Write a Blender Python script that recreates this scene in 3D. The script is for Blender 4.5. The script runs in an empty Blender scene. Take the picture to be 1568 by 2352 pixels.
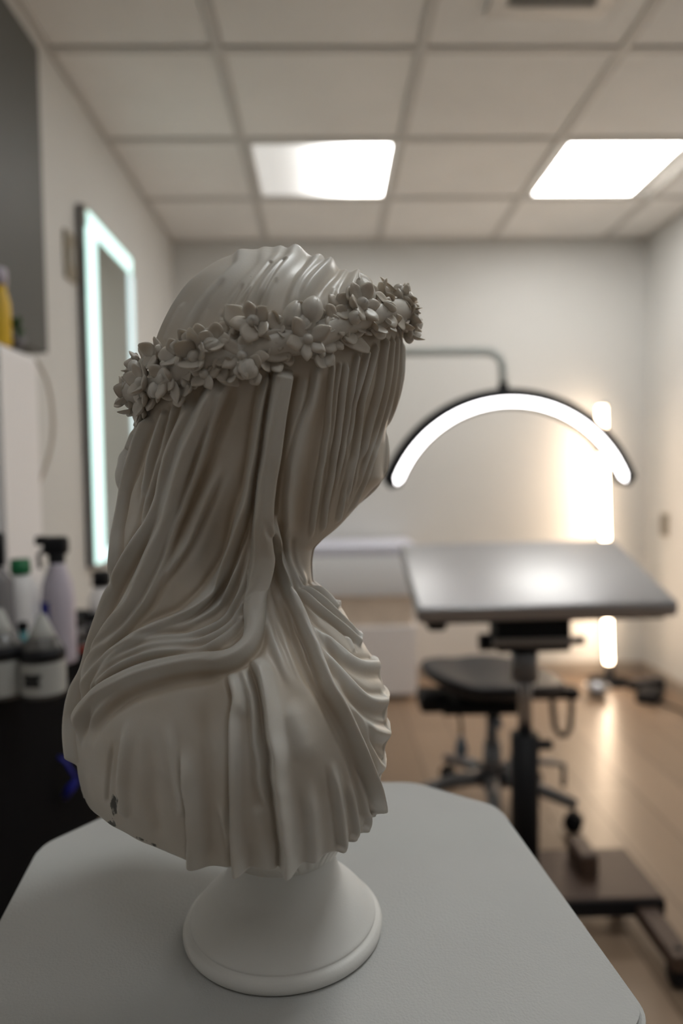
import bpy, bmesh, math, random
import numpy as np
from math import sin, cos, pi, radians as R
from mathutils import Vector, Matrix, Quaternion
from mathutils.kdtree import KDTree
random.seed(4); rng = np.random.RandomState(4)
SC = bpy.context.scene; COL = SC.collection

# ------------------------------------------------------------------ camera, world, exposure
F = 1568.0; CX, CY = 784.0, 1176.0
CAM = np.array([0.0, 0.0, 1.12]); psi, pit, rol = .0217, .0484, .013
_f = np.array([sin(psi)*cos(pit), cos(psi)*cos(pit), -sin(pit)])
_r = np.array([cos(psi), -sin(psi), 0.0]); _u = np.cross(_r, _f)
_r2 = _r*cos(rol) - _u*sin(rol); _u2 = _u*cos(rol) + _r*sin(rol)
cd = bpy.data.cameras.new('camera'); cam = bpy.data.objects.new('camera', cd); COL.objects.link(cam)
m = Matrix.Identity(4)
for i in range(3):
    m[i][0] = _r2[i]; m[i][1] = _u2[i]; m[i][2] = -_f[i]; m[i][3] = CAM[i]
cam.matrix_world = m
cd.sensor_fit = 'VERTICAL'; cd.sensor_height = 36.0; cd.sensor_width = 24.0; cd.lens = 24.0
cd.clip_start = .01
cd.dof.use_dof = True; cd.dof.focus_distance = .375; cd.dof.aperture_fstop = 3.4; cd.dof.aperture_blades = 0
SC.camera = cam
w = bpy.data.worlds.new('world'); SC.world = w; w.use_nodes = True
w.node_tree.nodes['Background'].inputs[0].default_value = (.8, .85, 1, 1)
w.node_tree.nodes['Background'].inputs[1].default_value = .0
SC.view_settings.view_transform = 'Standard'; SC.view_settings.look = 'None'
SC.view_settings.gamma = 1; SC.view_settings.use_curve_mapping = False
SC.view_settings.exposure = 0.0

# light strengths
E_PANEL = 14.0; E_TUBE = 24.0; E_HALFMOON = 9.0; E_MIRROR = 1.25; E_REAR = 2.2; E_OVER = 11.0

def proj(P):
    d = np.asarray(P) - CAM; k = d @ _f
    return np.stack([CX + F*(d@_r2)/k, CY - F*(d@_u2)/k], -1)
def ray(px, py): return _f + _r2*(px-CX)/F - _u2*(py-CY)/F
def atY(px, py, Y): d = ray(px, py); return CAM + d*(Y/d[1])
def atX(px, py, X): d = ray(px, py); return CAM + d*(X/d[0])
def atZ(px, py, Z): d = ray(px, py); return CAM + d*((Z-CAM[2])/d[2])

# ------------------------------------------------------------------ materials
def mat(name, col, rough=.5, metal=0., emit=None, es=1., noise=0., nscale=8., bump=0., bscale=60., coat=0., sss=0., spec=.5, stretch=None):
    M = bpy.data.materials.new(name); M.use_nodes = True; nt = M.node_tree; b = nt.nodes['Principled BSDF']
    b.inputs['Base Color'].default_value = (*col, 1); b.inputs['Roughness'].default_value = rough
    b.inputs['Metallic'].default_value = metal; b.inputs['Specular IOR Level'].default_value = spec
    if coat: b.inputs['Coat Weight'].default_value = coat; b.inputs['Coat Roughness'].default_value = .12
    if sss:
        b.inputs['Subsurface Weight'].default_value = sss; b.inputs['Subsurface Radius'].default_value = (1, .75, .5); b.inputs['Subsurface Scale'].default_value = .004
    if emit: b.inputs['Emission Color'].default_value = (*emit, 1); b.inputs['Emission Strength'].default_value = es
    if noise or bump:
        tc = nt.nodes.new('ShaderNodeTexCoord'); mp = nt.nodes.new('ShaderNodeMapping')
        if stretch: mp.inputs['Scale'].default_value = stretch
        nt.links.new(tc.outputs['Object'], mp.inputs[0])
    if noise:
        n = nt.nodes.new('ShaderNodeTexNoise'); n.inputs['Scale'].default_value = nscale; n.inputs['Detail'].default_value = 4
        nt.links.new(mp.outputs[0], n.inputs['Vector'])
        rp = nt.nodes.new('ShaderNodeValToRGB'); rp.color_ramp.elements[0].position = .3; rp.color_ramp.elements[1].position = .7
        rp.color_ramp.elements[0].color = (*[c*(1-noise) for c in col], 1); rp.color_ramp.elements[1].color = (*[min(1, c*(1+noise*.6)) for c in col], 1)
        nt.links.new(n.outputs[0], rp.inputs[0]); nt.links.new(rp.outputs[0], b.inputs['Base Color'])
    if bump:
        n2 = nt.nodes.new('ShaderNodeTexNoise'); n2.inputs['Scale'].default_value = bscale; n2.inputs['Detail'].default_value = 3
        nt.links.new(mp.outputs[0], n2.inputs['Vector'])
        bp = nt.nodes.new('ShaderNodeBump'); bp.inputs['Strength'].default_value = bump; bp.inputs['Distance'].default_value = .002
        nt.links.new(n2.outputs[0], bp.inputs['Height']); nt.links.new(bp.outputs[0], b.inputs['Normal'])
    return M
M = {}
M['wall'] = mat('wall_paint', (.71, .705, .685), .55, noise=.03, nscale=2, bump=.1, bscale=80)
M['tile'] = mat('ceiling_tile_mineral', (.90, .885, .86), .9, noise=.05, nscale=3, bump=.2, bscale=200)
M['grid'] = mat('ceiling_grid_metal', (.64, .62, .59), .5)
M['base'] = mat('baseboard_paint', (.42, .36, .30), .5)
M['dark'] = mat('rear_wall_paint', (.30, .29, .27), .8)
M['cab'] = mat('grey_laminate', (.09, .09, .08), .5, noise=.05, nscale=5)
M['black'] = mat('black_plastic', (.007, .007, .009), .6, spec=.3)
M['cart'] = mat('matt_black_laminate', (.004, .004, .005), .9, spec=.08)
M['vinyl'] = mat('black_vinyl', (.055, .05, .07), .42, bump=.05, bscale=300, spec=.7, coat=1.)
M['seat'] = mat('black_seat_vinyl', (.012, .011, .016), .5)
M['vinyl'].node_tree.nodes['Principled BSDF'].inputs['Coat Roughness'].default_value = .40
M['vinyl'].node_tree.nodes['Principled BSDF'].inputs['IOR'].default_value = 3.0
M['chrome'] = mat('brushed_chrome', (.42, .42, .44), .25, 1)
M['steel'] = mat('grey_painted_steel', (.20, .20, .215), .35, .6)
M['pipe'] = mat('grey_pipe', (.72, .74, .70), .45, 0.)
M['table'] = mat('pedestal_paint', (.48, .48, .468), .6, noise=.035, nscale=14, bump=.22, bscale=650)
M['gyp'] = mat('white_plaster', (.74, .725, .695), .5, noise=.03, nscale=30, bump=.05, bscale=900)
M['panel'] = mat('panel_diffuser', (.8, .8, .8), .5, emit=(1, .985, .95), es=E_PANEL)
M['tube'] = mat('warm_tube', (1, .9, .8), .5, emit=(1, .76, .54), es=E_TUBE)
M['moon'] = mat('half_moon_diffuser', (1, 1, 1), .5, emit=(1, .97, .98), es=E_HALFMOON)
M['mled'] = mat('mirror_led', (1, 1, 1), .5, emit=(.60, 1, .95), es=E_MIRROR)
M['frost'] = mat('mirror_frosted_band', (.70, .78, .80), .4, emit=(.72, .95, 1), es=.8)
M['mirror'] = mat('mirror_glass', (.72, .74, .69), .03, 1)
M['bedtop'] = mat('lilac_grey_upholstery', (.74, .75, .86), .5)
M['bedlight'] = mat('pale_grey_upholstery', (.86, .87, .90), .5)
M['bedwood'] = mat('tan_wood', (.78, .66, .55), .5, noise=.12, nscale=10)
M['bedwhite'] = mat('white_panel', (.92, .88, .88), .5)
M['brown'] = mat('brown_painted_board', (.085, .05, .035), .5, noise=.1, nscale=9)
M['whitep'] = mat('white_plastic', (.95, .92, .92), .35)
M['lilac'] = mat('lilac_plastic', (.55, .50, .58), .35)
M['greyp'] = mat('grey_plastic', (.16, .15, .155), .4)
M['green'] = mat('green_plastic', (.01, .17, .06), .4)
M['blue'] = mat('blue_plastic', (.008, .015, .34), .5)
M['yellow'] = mat('yellow_plastic', (.80, .50, .03), .4)
M['leafg'] = mat('leaf_green', (.05, .11, .04), .5)
M['clear'] = mat('smoky_liquid', (.10, .095, .09), .2)
M['label'] = mat('paper_label', (.42, .42, .40), .6)
M['red'] = mat('red_label', (.30, .035, .02), .5)
M['outlet'] = mat('outlet_plate', (.30, .26, .19), .4)
M['ventdark'] = mat('vent_grille_grey', (.13, .13, .12), .5)
M['teal'] = mat('teal_plastic', (.05, .22, .24), .4)
M['crease'] = mat('ink_black', (.015, .015, .015), .6)
M['skinblue'] = mat('blue_grey_grip', (.16, .22, .30), .35)

def stone():
    M_ = mat('cast_marble', (.69, .635, .56), .36, sss=.12); nt = M_.node_tree; b = nt.nodes['Principled BSDF']
    tc = nt.nodes.new('ShaderNodeTexCoord')
    n = nt.nodes.new('ShaderNodeTexNoise'); n.inputs['Scale'].default_value = 11; n.inputs['Detail'].default_value = 5
    nt.links.new(tc.outputs['Object'], n.inputs['Vector'])
    rp = nt.nodes.new('ShaderNodeValToRGB'); e = rp.color_ramp.elements
    e[0].position = .36; e[0].color = (.62, .575, .51, 1); e[1].position = .66; e[1].color = (.73, .715, .685, 1)
    nt.links.new(n.outputs[0], rp.inputs[0])
    # dark grime worn into the lower hem at the back of the shoulder
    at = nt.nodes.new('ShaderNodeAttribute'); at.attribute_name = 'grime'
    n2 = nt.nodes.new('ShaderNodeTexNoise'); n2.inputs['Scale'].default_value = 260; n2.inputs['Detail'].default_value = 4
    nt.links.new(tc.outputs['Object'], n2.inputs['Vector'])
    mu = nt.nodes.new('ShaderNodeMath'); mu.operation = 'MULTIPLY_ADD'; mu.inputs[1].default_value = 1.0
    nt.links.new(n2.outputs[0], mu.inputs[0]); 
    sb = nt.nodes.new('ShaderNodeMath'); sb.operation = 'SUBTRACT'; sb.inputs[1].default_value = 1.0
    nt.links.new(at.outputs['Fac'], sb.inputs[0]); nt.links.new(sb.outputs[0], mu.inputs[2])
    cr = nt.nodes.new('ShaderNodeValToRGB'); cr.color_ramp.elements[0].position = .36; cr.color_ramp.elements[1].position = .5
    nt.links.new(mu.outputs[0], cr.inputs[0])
    aw = nt.nodes.new('ShaderNodeAttribute'); aw.attribute_name = 'wash_shade'  # brown in the recessed folds: antique patina together with painted shade
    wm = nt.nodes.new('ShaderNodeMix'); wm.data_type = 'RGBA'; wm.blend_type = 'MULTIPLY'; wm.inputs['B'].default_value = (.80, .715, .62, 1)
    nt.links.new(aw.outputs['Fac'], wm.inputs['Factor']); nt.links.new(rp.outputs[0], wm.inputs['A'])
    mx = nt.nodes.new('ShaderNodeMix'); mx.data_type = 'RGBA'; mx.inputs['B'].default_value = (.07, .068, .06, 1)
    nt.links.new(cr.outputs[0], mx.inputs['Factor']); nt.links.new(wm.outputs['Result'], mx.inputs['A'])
    nt.links.new(mx.outputs['Result'], b.inputs['Base Color'])
    # faint specks and uneven polish
    n3 = nt.nodes.new('ShaderNodeTexNoise'); n3.inputs['Scale'].default_value = 40
    nt.links.new(tc.outputs['Object'], n3.inputs['Vector'])
    mr = nt.nodes.new('ShaderNodeMapRange'); mr.inputs[3].default_value = .28; mr.inputs[4].default_value = .48
    nt.links.new(n3.outputs[0], mr.inputs[0]); nt.links.new(mr.outputs[0], b.inputs['Roughness'])
    bp = nt.nodes.new('ShaderNodeBump'); bp.inputs['Strength'].default_value = .12; bp.inputs['Distance'].default_value = .0004
    n4 = nt.nodes.new('ShaderNodeTexNoise'); n4.inputs['Scale'].default_value = 700
    nt.links.new(tc.outputs['Object'], n4.inputs['Vector']); nt.links.new(n4.outputs[0], bp.inputs['Height']); nt.links.new(bp.outputs[0], b.inputs['Normal'])
    return M_
M['stone'] = stone()

def floor_mat():
    M_ = mat('oak_vinyl_floor', (.36, .25, .17), .3); nt = M_.node_tree; b = nt.nodes['Principled BSDF']
    tc = nt.nodes.new('ShaderNodeTexCoord'); mp = nt.nodes.new('ShaderNodeMapping'); mp.inputs['Scale'].default_value = (9, 1.2, 1)
    nt.links.new(tc.outputs['Object'], mp.inputs[0])
    n = nt.nodes.new('ShaderNodeTexNoise'); n.inputs['Scale'].default_value = 3; n.inputs['Detail'].default_value = 6
    nt.links.new(mp.outputs[0], n.inputs['Vector'])
    br = nt.nodes.new('ShaderNodeTexBrick'); mp2 = nt.nodes.new('ShaderNodeMapping'); mp2.inputs['Rotation'].default_value = (0, 0, pi/2)
    nt.links.new(tc.outputs['Object'], mp2.inputs[0]); nt.links.new(mp2.outputs[0], br.inputs['Vector'])
    br.inputs['Color1'].default_value = (.40, .285, .20, 1); br.inputs['Color2'].default_value = (.32, .225, .155, 1); br.inputs['Mortar'].default_value = (.16, .11, .08, 1)
    br.inputs['Scale'].default_value = 1; br.inputs['Brick Width'].default_value = 1.2; br.inputs['Row Height'].default_value = .18; br.inputs['Mortar Size'].default_value = .003
    mx = nt.nodes.new('ShaderNodeMix'); mx.data_type = 'RGBA'; mx.blend_type = 'MULTIPLY'; mx.inputs['Factor'].default_value = .15
    nt.links.new(br.outputs[0], mx.inputs['A']); nt.links.new(n.outputs[0], mx.inputs['B'])
    nt.links.new(mx.outputs['Result'], b.inputs['Base Color'])
    return M_
M['floor'] = floor_mat()

# panel whose tube burns only on one side (left ceiling panel)
def half_panel():
    M_ = mat('panel_diffuser_half', (.8, .8, .8), .5, emit=(1, .985, .95), es=E_PANEL); nt = M_.node_tree; b = nt.nodes['Principled BSDF']
    tc = nt.nodes.new('ShaderNodeTexCoord'); sp = nt.nodes.new('ShaderNodeSeparateXYZ'); nt.links.new(tc.outputs['Object'], sp.inputs[0])
    mr = nt.nodes.new('ShaderNodeMapRange'); mr.inputs[1].default_value = -.29; mr.inputs[2].default_value = .13
    pw = nt.nodes.new('ShaderNodeMath'); pw.operation = 'POWER'; pw.inputs[1].default_value = 4.5
    ml = nt.nodes.new('ShaderNodeMath'); ml.operation = 'MULTIPLY_ADD'; ml.inputs[1].default_value = E_PANEL; ml.inputs[2].default_value = .42
    nt.links.new(sp.outputs[0], mr.inputs[0]); nt.links.new(mr.outputs[0], pw.inputs[0]); nt.links.new(pw.outputs[0], ml.inputs[0]); nt.links.new(ml.outputs[0], b.inputs['Emission Strength'])
    return M_
M['panel_half'] = half_panel()

# ------------------------------------------------------------------ mesh helpers
def obj(name, me, material, parent=None, smooth=False):
    if isinstance(me, bmesh.types.BMesh):
        d = bpy.data.meshes.new(name); bmesh.ops.recalc_face_normals(me, faces=me.faces); me.to_mesh(d); me.free(); me = d
    o = bpy.data.objects.new(name, me); COL.objects.link(o)
    if material: me.materials.clear(); me.materials.append(material)
    if smooth: me.polygons.foreach_set('use_smooth', [True]*len(me.polygons))
    if parent: o.parent = parent
    return o
def tag(o, label=None, cat=None, group=None, kind=None):
    if label: o['label'] = label
    if cat: o['category'] = cat
    if group: o['group'] = group
    if kind: o['kind'] = kind
    return o
def empty(name, loc=(0, 0, 0), rz=0):
    o = bpy.data.objects.new(name, None); COL.objects.link(o); o.location = loc; o.rotation_euler = (0, 0, rz); o.empty_display_size = .05
    return o
def box(bm, lo, hi, bev=0., mtx=None):
    lo = Vector(lo); hi = Vector(hi)
    g = bmesh.ops.create_cube(bm, size=1.0)['verts']
    for v in g: v.co = Vector([(lo[i]+hi[i])/2 + v.co[i]*(hi[i]-lo[i]) for i in range(3)])
    if bev:
        es = list({e for v in g for e in v.link_edges})
        r_ = bmesh.ops.bevel(bm, geom=es, offset=bev, segments=3, profile=.5, affect='EDGES'); g = list({v for f_ in r_['faces'] for v in f_.verts} | {v for v in g if v.is_valid})
    if mtx is not None: bmesh.ops.transform(bm, matrix=mtx, verts=g)
    return g
def bxm(lo, hi, bev=0., mtx=None):
    bm = bmesh.new(); box(bm, lo, hi, bev, mtx); return bm
def tube(bm, pts, rad, n=12, caps=True):
    pts = [Vector(p) for p in pts]; rads = rad if isinstance(rad, (list, tuple)) else [rad]*len(pts)
    t = (pts[1]-pts[0]).normalized(); a = t.orthogonal().normalized(); rings = []
    for i, p in enumerate(pts):
        t2 = ((pts[min(i+1, len(pts)-1)]-p).normalized() + (p-pts[max(i-1, 0)]).normalized())
        t2 = t2.normalized() if t2.length > 1e-6 else t
        q = t.rotation_difference(t2); a = (q @ a); a = (a - t2*a.dot(t2)).normalized(); t = t2; b_ = t.cross(a)
        rings.append([bm.verts.new(p + (a*cos(2*pi*k/n) + b_*sin(2*pi*k/n))*rads[i]) for k in range(n)])
    for i in range(len(rings)-1):
        for k in range(n): bm.faces.new((rings[i][k], rings[i][(k+1) % n], rings[i+1][(k+1) % n], rings[i+1][k]))
    if caps: bm.faces.new(rings[0][::-1]); bm.faces.new(rings[-1])
def lathe(bm, prof, n=32, c=(0, 0, 0)):
    rings = [[bm.verts.new((c[0]+max(r_, 1e-5)*cos(2*pi*k/n), c[1]+max(r_, 1e-5)*sin(2*pi*k/n), c[2]+z)) for k in range(n)] for r_, z in prof]
    for i in range(len(rings)-1):
        for k in range(n): bm.faces.new((rings[i][k], rings[i][(k+1) % n], rings[i+1][(k+1) % n], rings[i+1][k]))
    bm.faces.new(rings[0][::-1]); bm.faces.new(rings[-1])
def lm(prof, n=32, c=(0, 0, 0)):
    bm = bmesh.new(); lathe(bm, prof, n, c); return bm
def tm(pts, rad, n=12):
    bm = bmesh.new(); tube(bm, pts, rad, n); return bm
def prism(bm, poly, z0, z1, bev=0.):
    a = [bm.verts.new((x, y, z0)) for x, y in poly]; f0 = bm.faces.new(a)
    ex = bmesh.ops.extrude_face_region(bm, geom=[f0]); vs = [v for v in ex['geom'] if isinstance(v, bmesh.types.BMVert)]
    for v in vs: v.co.z = z1
    if bev:
        es = [e for e in bm.edges if all(abs(v.co.z-z1) < 1e-6 for v in e.verts)]
        bmesh.ops.bevel(bm, geom=es, offset=bev, segments=3, affect='EDGES')
def rounded(poly, rad, n=5):
    out = []; k = len(poly)
    for i in range(k):
        p = Vector(poly[i]); a = (Vector(poly[i-1])-p).normalized(); b_ = (Vector(poly[(i+1) % k])-p).normalized()
        p0 = p+a*rad; p1 = p+b_*rad
        for j in range(n+1):
            t = j/n; q = p0*(1-t)**2 + p*2*t*(1-t) + p1*t**2; out.append((q.x, q.y))
    return out

# ------------------------------------------------------------------ room shell
XL, XR, YB, YF, ZC = -.82, 1.78, 3.78, -1.9, 2.42
def struct(name, bm, m_, parent=None): return tag(obj(name, bm, m_, parent), kind='structure')
struct('floor', bxm((XL-.1, YF-.1, -.1), (XR+.1, YB+.1, 0)), M['floor'])
struct('wall_left', bxm((XL-.1, YF, 0), (XL, YB, ZC)), M['wall'])
struct('wall_right', bxm((XR, YF, 0), (XR+.1, YB, ZC)), M['wall'])
struct('wall_back', bxm((XL-.1, YB, 0), (XR+.1, YB+.1, ZC)), M['wall'])
struct('wall_front', bxm((XL-.1, YF-.1, 0), (XR+.1, YF, ZC)), M['dark'])
struct('baseboard_back', bxm((XL, YB-.012, 0), (XR, YB, .07)), M['base'])
struct('baseboard_right', bxm((XR-.012, YF, 0), (XR, YB-.012, .07)), M['base'])
struct('baseboard_left', bxm((XL, YF, 0), (XL+.012, YB-.012, .07)), M['base'])
ceil = struct('ceiling', bxm((XL-.1, YF-.1, ZC+.03), (XR+.1, YB+.1, ZC+.13)), M['tile'])
xs = [XL] + [-.308+.6155*k for k in range(4)] + [XR]
ys = [YB-.55*k for k in range(11) if YB-.55*k > YF] + [YF]; ys = ys[::-1]
PANELS = {(1, 7): 'half'}
def lidx(arr, v): return max(i for i in range(len(arr)-1) if arr[i] <= v)
ph = (lidx(xs, 0), lidx(ys, 2.9)); pf = (lidx(xs, 1.2), lidx(ys, 2.9)); vt = (lidx(xs, .62), lidx(ys, 1.9))
rear = [(lidx(xs, 0), lidx(ys, -.5)), (lidx(xs, 1.2), lidx(ys, -.5)), (lidx(xs, .6), lidx(ys, .75))]
G = .016
for i in range(len(xs)-1):
    for j in range(len(ys)-1):
        if (i, j) in (ph, pf) or (i, j) in rear: continue
        x0, x1, y0, y1 = xs[i]+G, xs[i+1]-G, ys[j]+G, ys[j+1]-G
        obj('ceiling_tile', bxm((x0, y0, ZC-.001), (x1, y1, ZC+.02), .003), M['tile'], ceil)
for x in xs:
    obj('ceiling_grid_bar', bxm((max(x-.015, XL), YF, ZC-.008), (min(x+.015, XR), YB, ZC+.03)), M['grid'], ceil)
for y in ys:
    obj('ceiling_grid_bar', bxm((XL, max(y-.015, YF), ZC-.0075), (XR, min(y+.015, YB), ZC+.03)), M['grid'], ceil)
def panel(ij, m_, label, x0=None, x1=None, es=None):
    i, j = ij; X0 = xs[i]+.02 if x0 is None else x0; X1 = xs[i+1]-.02 if x1 is None else x1
    cx, cy = (X0+X1)/2, (ys[j]+ys[j+1])/2; t = empty('ceiling_light', (cx, cy, ZC)); tag(t, label, 'ceiling light', 'square ceiling panel lights')
    hx, hy = (X1-X0)/2, (ys[j+1]-ys[j])/2-.018
    bm = bmesh.new(); k = .016
    for lo, hi in (((-hx, -hy), (hx, -hy+k)), ((-hx, hy-k), (hx, hy)), ((-hx, -hy+k), (-hx+k, hy-k)), ((hx-k, -hy+k), (hx, hy-k))):
        box(bm, (lo[0], lo[1], -.004), (hi[0], hi[1], .02))
    obj('frame', bm, M['grid'], t)
    obj('diffuser', bxm((-hx+k, -hy+k, 0), (hx-k, hy-k, .015)), m_, t)
    return t
panel(ph, M['panel_half'], 'lit square ceiling panel above the bust, left half dimmer')
panel(pf, M['panel'], 'evenly bright square ceiling panel at upper right', x0=.955, x1=1.44)
M['rear'] = mat('rear_panel_diffuser', (.8, .8, .8), .5, emit=(.97, 1, 1), es=E_REAR)
M['over'] = mat('overhead_panel_diffuser', (.8, .8, .8), .5, emit=(.96, 1, 1), es=E_OVER)
for k, ij in enumerate(rear): panel(ij, M['over' if k == 2 else 'rear'], ['dim ceiling panel behind the viewpoint, over the left side', 'dim ceiling panel behind the viewpoint, over the right side', 'ceiling panel overhead just right of the pedestal'][k])
v = empty('ceiling_vent', (.63, 1.80, ZC)); tag(v, 'square white-framed ceiling vent with dark grille at top edge', 'vent')
bm = bmesh.new()
for lo, hi in (((-.17, -.17), (.17, -.12)), ((-.17, .12), (.17, .17)), ((-.17, -.12), (-.12, .12)), ((.12, -.12), (.17, .12))): box(bm, (*lo, -.018), (*hi, -.002), .003)
obj('frame', bm, mat('vent_frame_white', (.75, .72, .68), .4), v)
for k in range(9): obj('slat', bxm((-.12, -.118+k*.0265, -.014), (.12, -.100+k*.0265, -.011)), M['ventdark'], v)

# ------------------------------------------------------------------ bust : carved surface
S = .42/F                                     # one unit = one photograph pixel at the bust's distance
O = atY(750, 1100.5, .42)
def W(u_, v_, z_): return np.stack([O[0]+np.asarray(u_)*S, O[1]+np.asarray(v_)*S, O[2]+np.asarray(z_)*S], -1)
TZ = O[2]-1050*S                              # pedestal top
LV = [ # py, left, right, near, far, ratio, orientation(deg)
 (587, 628, 676, 12, 12, .95, 25), (592, 596, 700, 40, 40, .9, 25), (603, 548, 726, 74, 74, .85, 25), (618, 512, 760, 104, 104, .82, 25),
 (640, 474, 812, 138, 138, .8, 25), (668, 441, 856, 170, 172, .78, 25), (700, 412, 893, 200, 202, .78, 25), (740, 385, 916, 224, 226, .78, 25),
 (800, 357, 925, 241, 242, .78, 25), (850, 343, 923, 245, 244, .78, 25), (900, 333, 915, 243, 240, .8, 25), (950, 324, 900, 235, 232, .8, 26),
 (1000, 314, 887, 222, 222, .82, 27), (1060, 304, 884, 208, 214, .84, 28), (1095, 299, 881, 198, 208, .86, 28), (1130, 293, 850, 192, 203, .88, 28),
 (1170, 286, 815, 188, 200, .9, 28), (1205, 279, 782, 185, 200, .9, 28), (1242, 271, 738, 181, 202, .92, 28), (1262, 267, 722, 179, 203, .95, 28),
 (1300, 262, 717, 178, 206, 1., 30), (1332, 258, 718, 180, 210, 1., 32), (1348, 255, 736, 184, 216, 1.05, 35), (1375, 246, 768, 192, 230, 1.1, 38),
 (1400, 236, 788, 206, 245, 1.15, 40), (1440, 220, 814, 236, 270, 1.2, 40), (1480, 206, 842, 266, 295, 1.25, 40), (1540, 188, 876, 298, 322, 1.3, 40),
 (1600, 174, 889, 316, 338, 1.3, 40), (1660, 170, 887, 325, 345, 1.3, 40), (1740, 176, 878, 327, 345, 1.3, 40), (1800, 184, 870, 320, 338, 1.3, 40), (1840, 196, 866, 312, 330, 1.3, 40)]
LV = np.array(LV, float)
def pchip(x, X, Y):
    h = np.diff(X); d = np.diff(Y)/h; mm = np.zeros(len(X)); mm[0] = d[0]; mm[-1] = d[-1]
    for i in range(1, len(X)-1):
        if d[i-1]*d[i] > 0:
            w1 = 2*h[i]+h[i-1]; w2 = h[i]+2*h[i-1]; mm[i] = (w1+w2)/(w1/d[i-1]+w2/d[i])
    k = np.clip(np.searchsorted(X, x)-1, 0, len(X)-2); t = (x-X[k])/h[k]
    return ((1+2*t)*(1-t)**2*Y[k] + t*(1-t)**2*h[k]*mm[k] + t*t*(3-2*t)*Y[k+1] + t*t*(t-1)*h[k]*mm[k+1])
NT, NR = 900, 720
th = np.linspace(0, 2*pi, NT, endpoint=False)
# rows measured along the profile so that the crown gets its share
pyr = []
ss = np.linspace(0, 1, NR)
prof_py = np.linspace(LV[0, 0], LV[-1, 0], 4000); hw = (pchip(prof_py, LV[:, 0], LV[:, 2])-pchip(prof_py, LV[:, 0], LV[:, 1]))/2
arc = np.concatenate([[0], np.cumsum(np.hypot(np.diff(prof_py), np.diff(hw)*.5))]); arc /= arc[-1]
pyr = np.interp(ss, arc, prof_py)
A = [pchip(pyr, LV[:, 0], LV[:, k]) for k in range(1, 7)]
ZH = lambda t_: -716 + 10*np.cos(3*t_+1) - 14*np.exp(-((np.angle(np.exp(1j*(t_-R(352))))/.35)**2))
CEN = (A[0]+A[1])/2-750
kk_ = np.exp(-(np.arange(-110, 111)/42.)**2); kk_ /= kk_.sum(); CEN = np.convolve(np.pad(CEN, 110, mode='edge'), kk_, 'valid')
CEN[:60] = CEN[60]
for q_ in (2, 3, 4, 5): A[q_][40:] = np.convolve(np.pad(A[q_], 12, mode='edge'), np.ones(25)/25, 'valid')[40:]
LP = np.exp(-(np.fft.fftfreq(NT)*NT/9.)**2)
P3 = np.zeros((NR, NT, 3))
for i in range(NR):
    L_, R_, N_, Fv, rt, ph_ = [a[i] for a in A]; ph_ = R(ph_)
    # polar ellipse, axis a along the facing direction
    a_, b_ = 1., rt
    if rt > 1: a_, b_ = 1/rt, 1.
    ex = a_*np.cos(th-ph_); ey = b_*np.sin(th-ph_)
    # parametrise by true polar angle
    rr = 1/np.sqrt((np.cos(th-ph_)/a_)**2 + (np.sin(th-ph_)/b_)**2)
    x = rr*np.cos(th); y = rr*np.sin(th)
    x = np.fft.ifft(np.fft.fft(x)*LP).real; y = np.fft.ifft(np.fft.fft(y)*LP).real
    x = (x-(x.max()+x.min())/2)/(x.max()-x.min())*2; y = (y-(y.max()+y.min())/2)/(y.max()-y.min())*2
    ey = (y+1)/2; ey = ey*ey*(3-2*ey); y = y*(N_*(1-ey)+Fv*ey); ex = (x+1)/2; ex = ex*ex*(3-2*ex)
    z = 1100-pyr[i]
    c_ = CEN[i]; hl, hr = c_-(L_-750), (R_-750)-c_
    for it in range(5):
        U = c_+x*(hl*(1-ex)+hr*ex); q = proj(W(U, y, np.full(NT, z)))[:, 0]
        hr += R_-q.max(); hl += q.min()-L_
    U = c_+x*(hl*(1-ex)+hr*ex)
    zl = np.full(NT, z, float); z0 = 1100-LV[-1, 0]
    zl = np.where(z < -520, -520+(z+520)*((ZH(th)+520)/(z0+520)), z)
    P3[i] = np.stack([U, y, zl], -1)
bust_c = np.array([-116., 0.])
# gentle face relief under the veil, on the facing side
def ang(a): return np.angle(np.exp(1j*a))
TH, PY = np.meshgrid(th, pyr)
def bump_(t0, p0, wt, wp, h): return h*np.exp(-(ang(TH-R(t0))/wt)**2 - ((PY-p0)/wp)**2)
face = bump_(28, 1062, .09, 40, 22)+bump_(28, 1010, .07, 50, 10)-bump_(8, 985, .13, 26, 11)-bump_(50, 985, .13, 26, 13)+bump_(28, 1140, .14, 16, 10)+bump_(28, 1205, .16, 22, 12)-bump_(28, 1170, .2, 12, 4)
rad = np.stack([np.cos(TH), np.sin(TH), 0*TH], -1)
P3 += rad*face[..., None]
def dent(px, py, wx, wy, h):
    Q = proj(W(P3[..., 0], P3[..., 1], P3[..., 2])); fr = (P3[..., 1] < 0)
    return fr*h*np.exp(-((Q[..., 0]-px)/wx)**2-((Q[..., 1]-py)/wy)**2)
dd = dent(475, 1280, 85, 130, -52)+dent(515, 1395, 60, 60, -34)+dent(655, 1290, 38, 70, -34)+dent(640, 1420, 30, 60, -14)+dent(700, 1130, 60, 120, -8)+dent(520, 1050, 70, 120, -6)+dent(620, 1700, 160, 120, 14)+dent(330, 1700, 90, 110, 8)+dent(480, 1640, 30, 110, -8)+dent(215, 1640, 20, 60, -4)
def normals(P):
    du = np.roll(P, -1, 1)-np.roll(P, 1, 1); dv = np.gradient(P, axis=0)
    n = np.cross(du, -dv); n /= np.linalg.norm(n, axis=-1, keepdims=True)+1e-9
    return n
Nn = normals(P3)
if (Nn*rad).sum() < 0: Nn = -Nn
P3 = P3 + Nn*dd[..., None]
Nn = normals(P3)
if (Nn*rad).sum() < 0: Nn = -Nn
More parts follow.
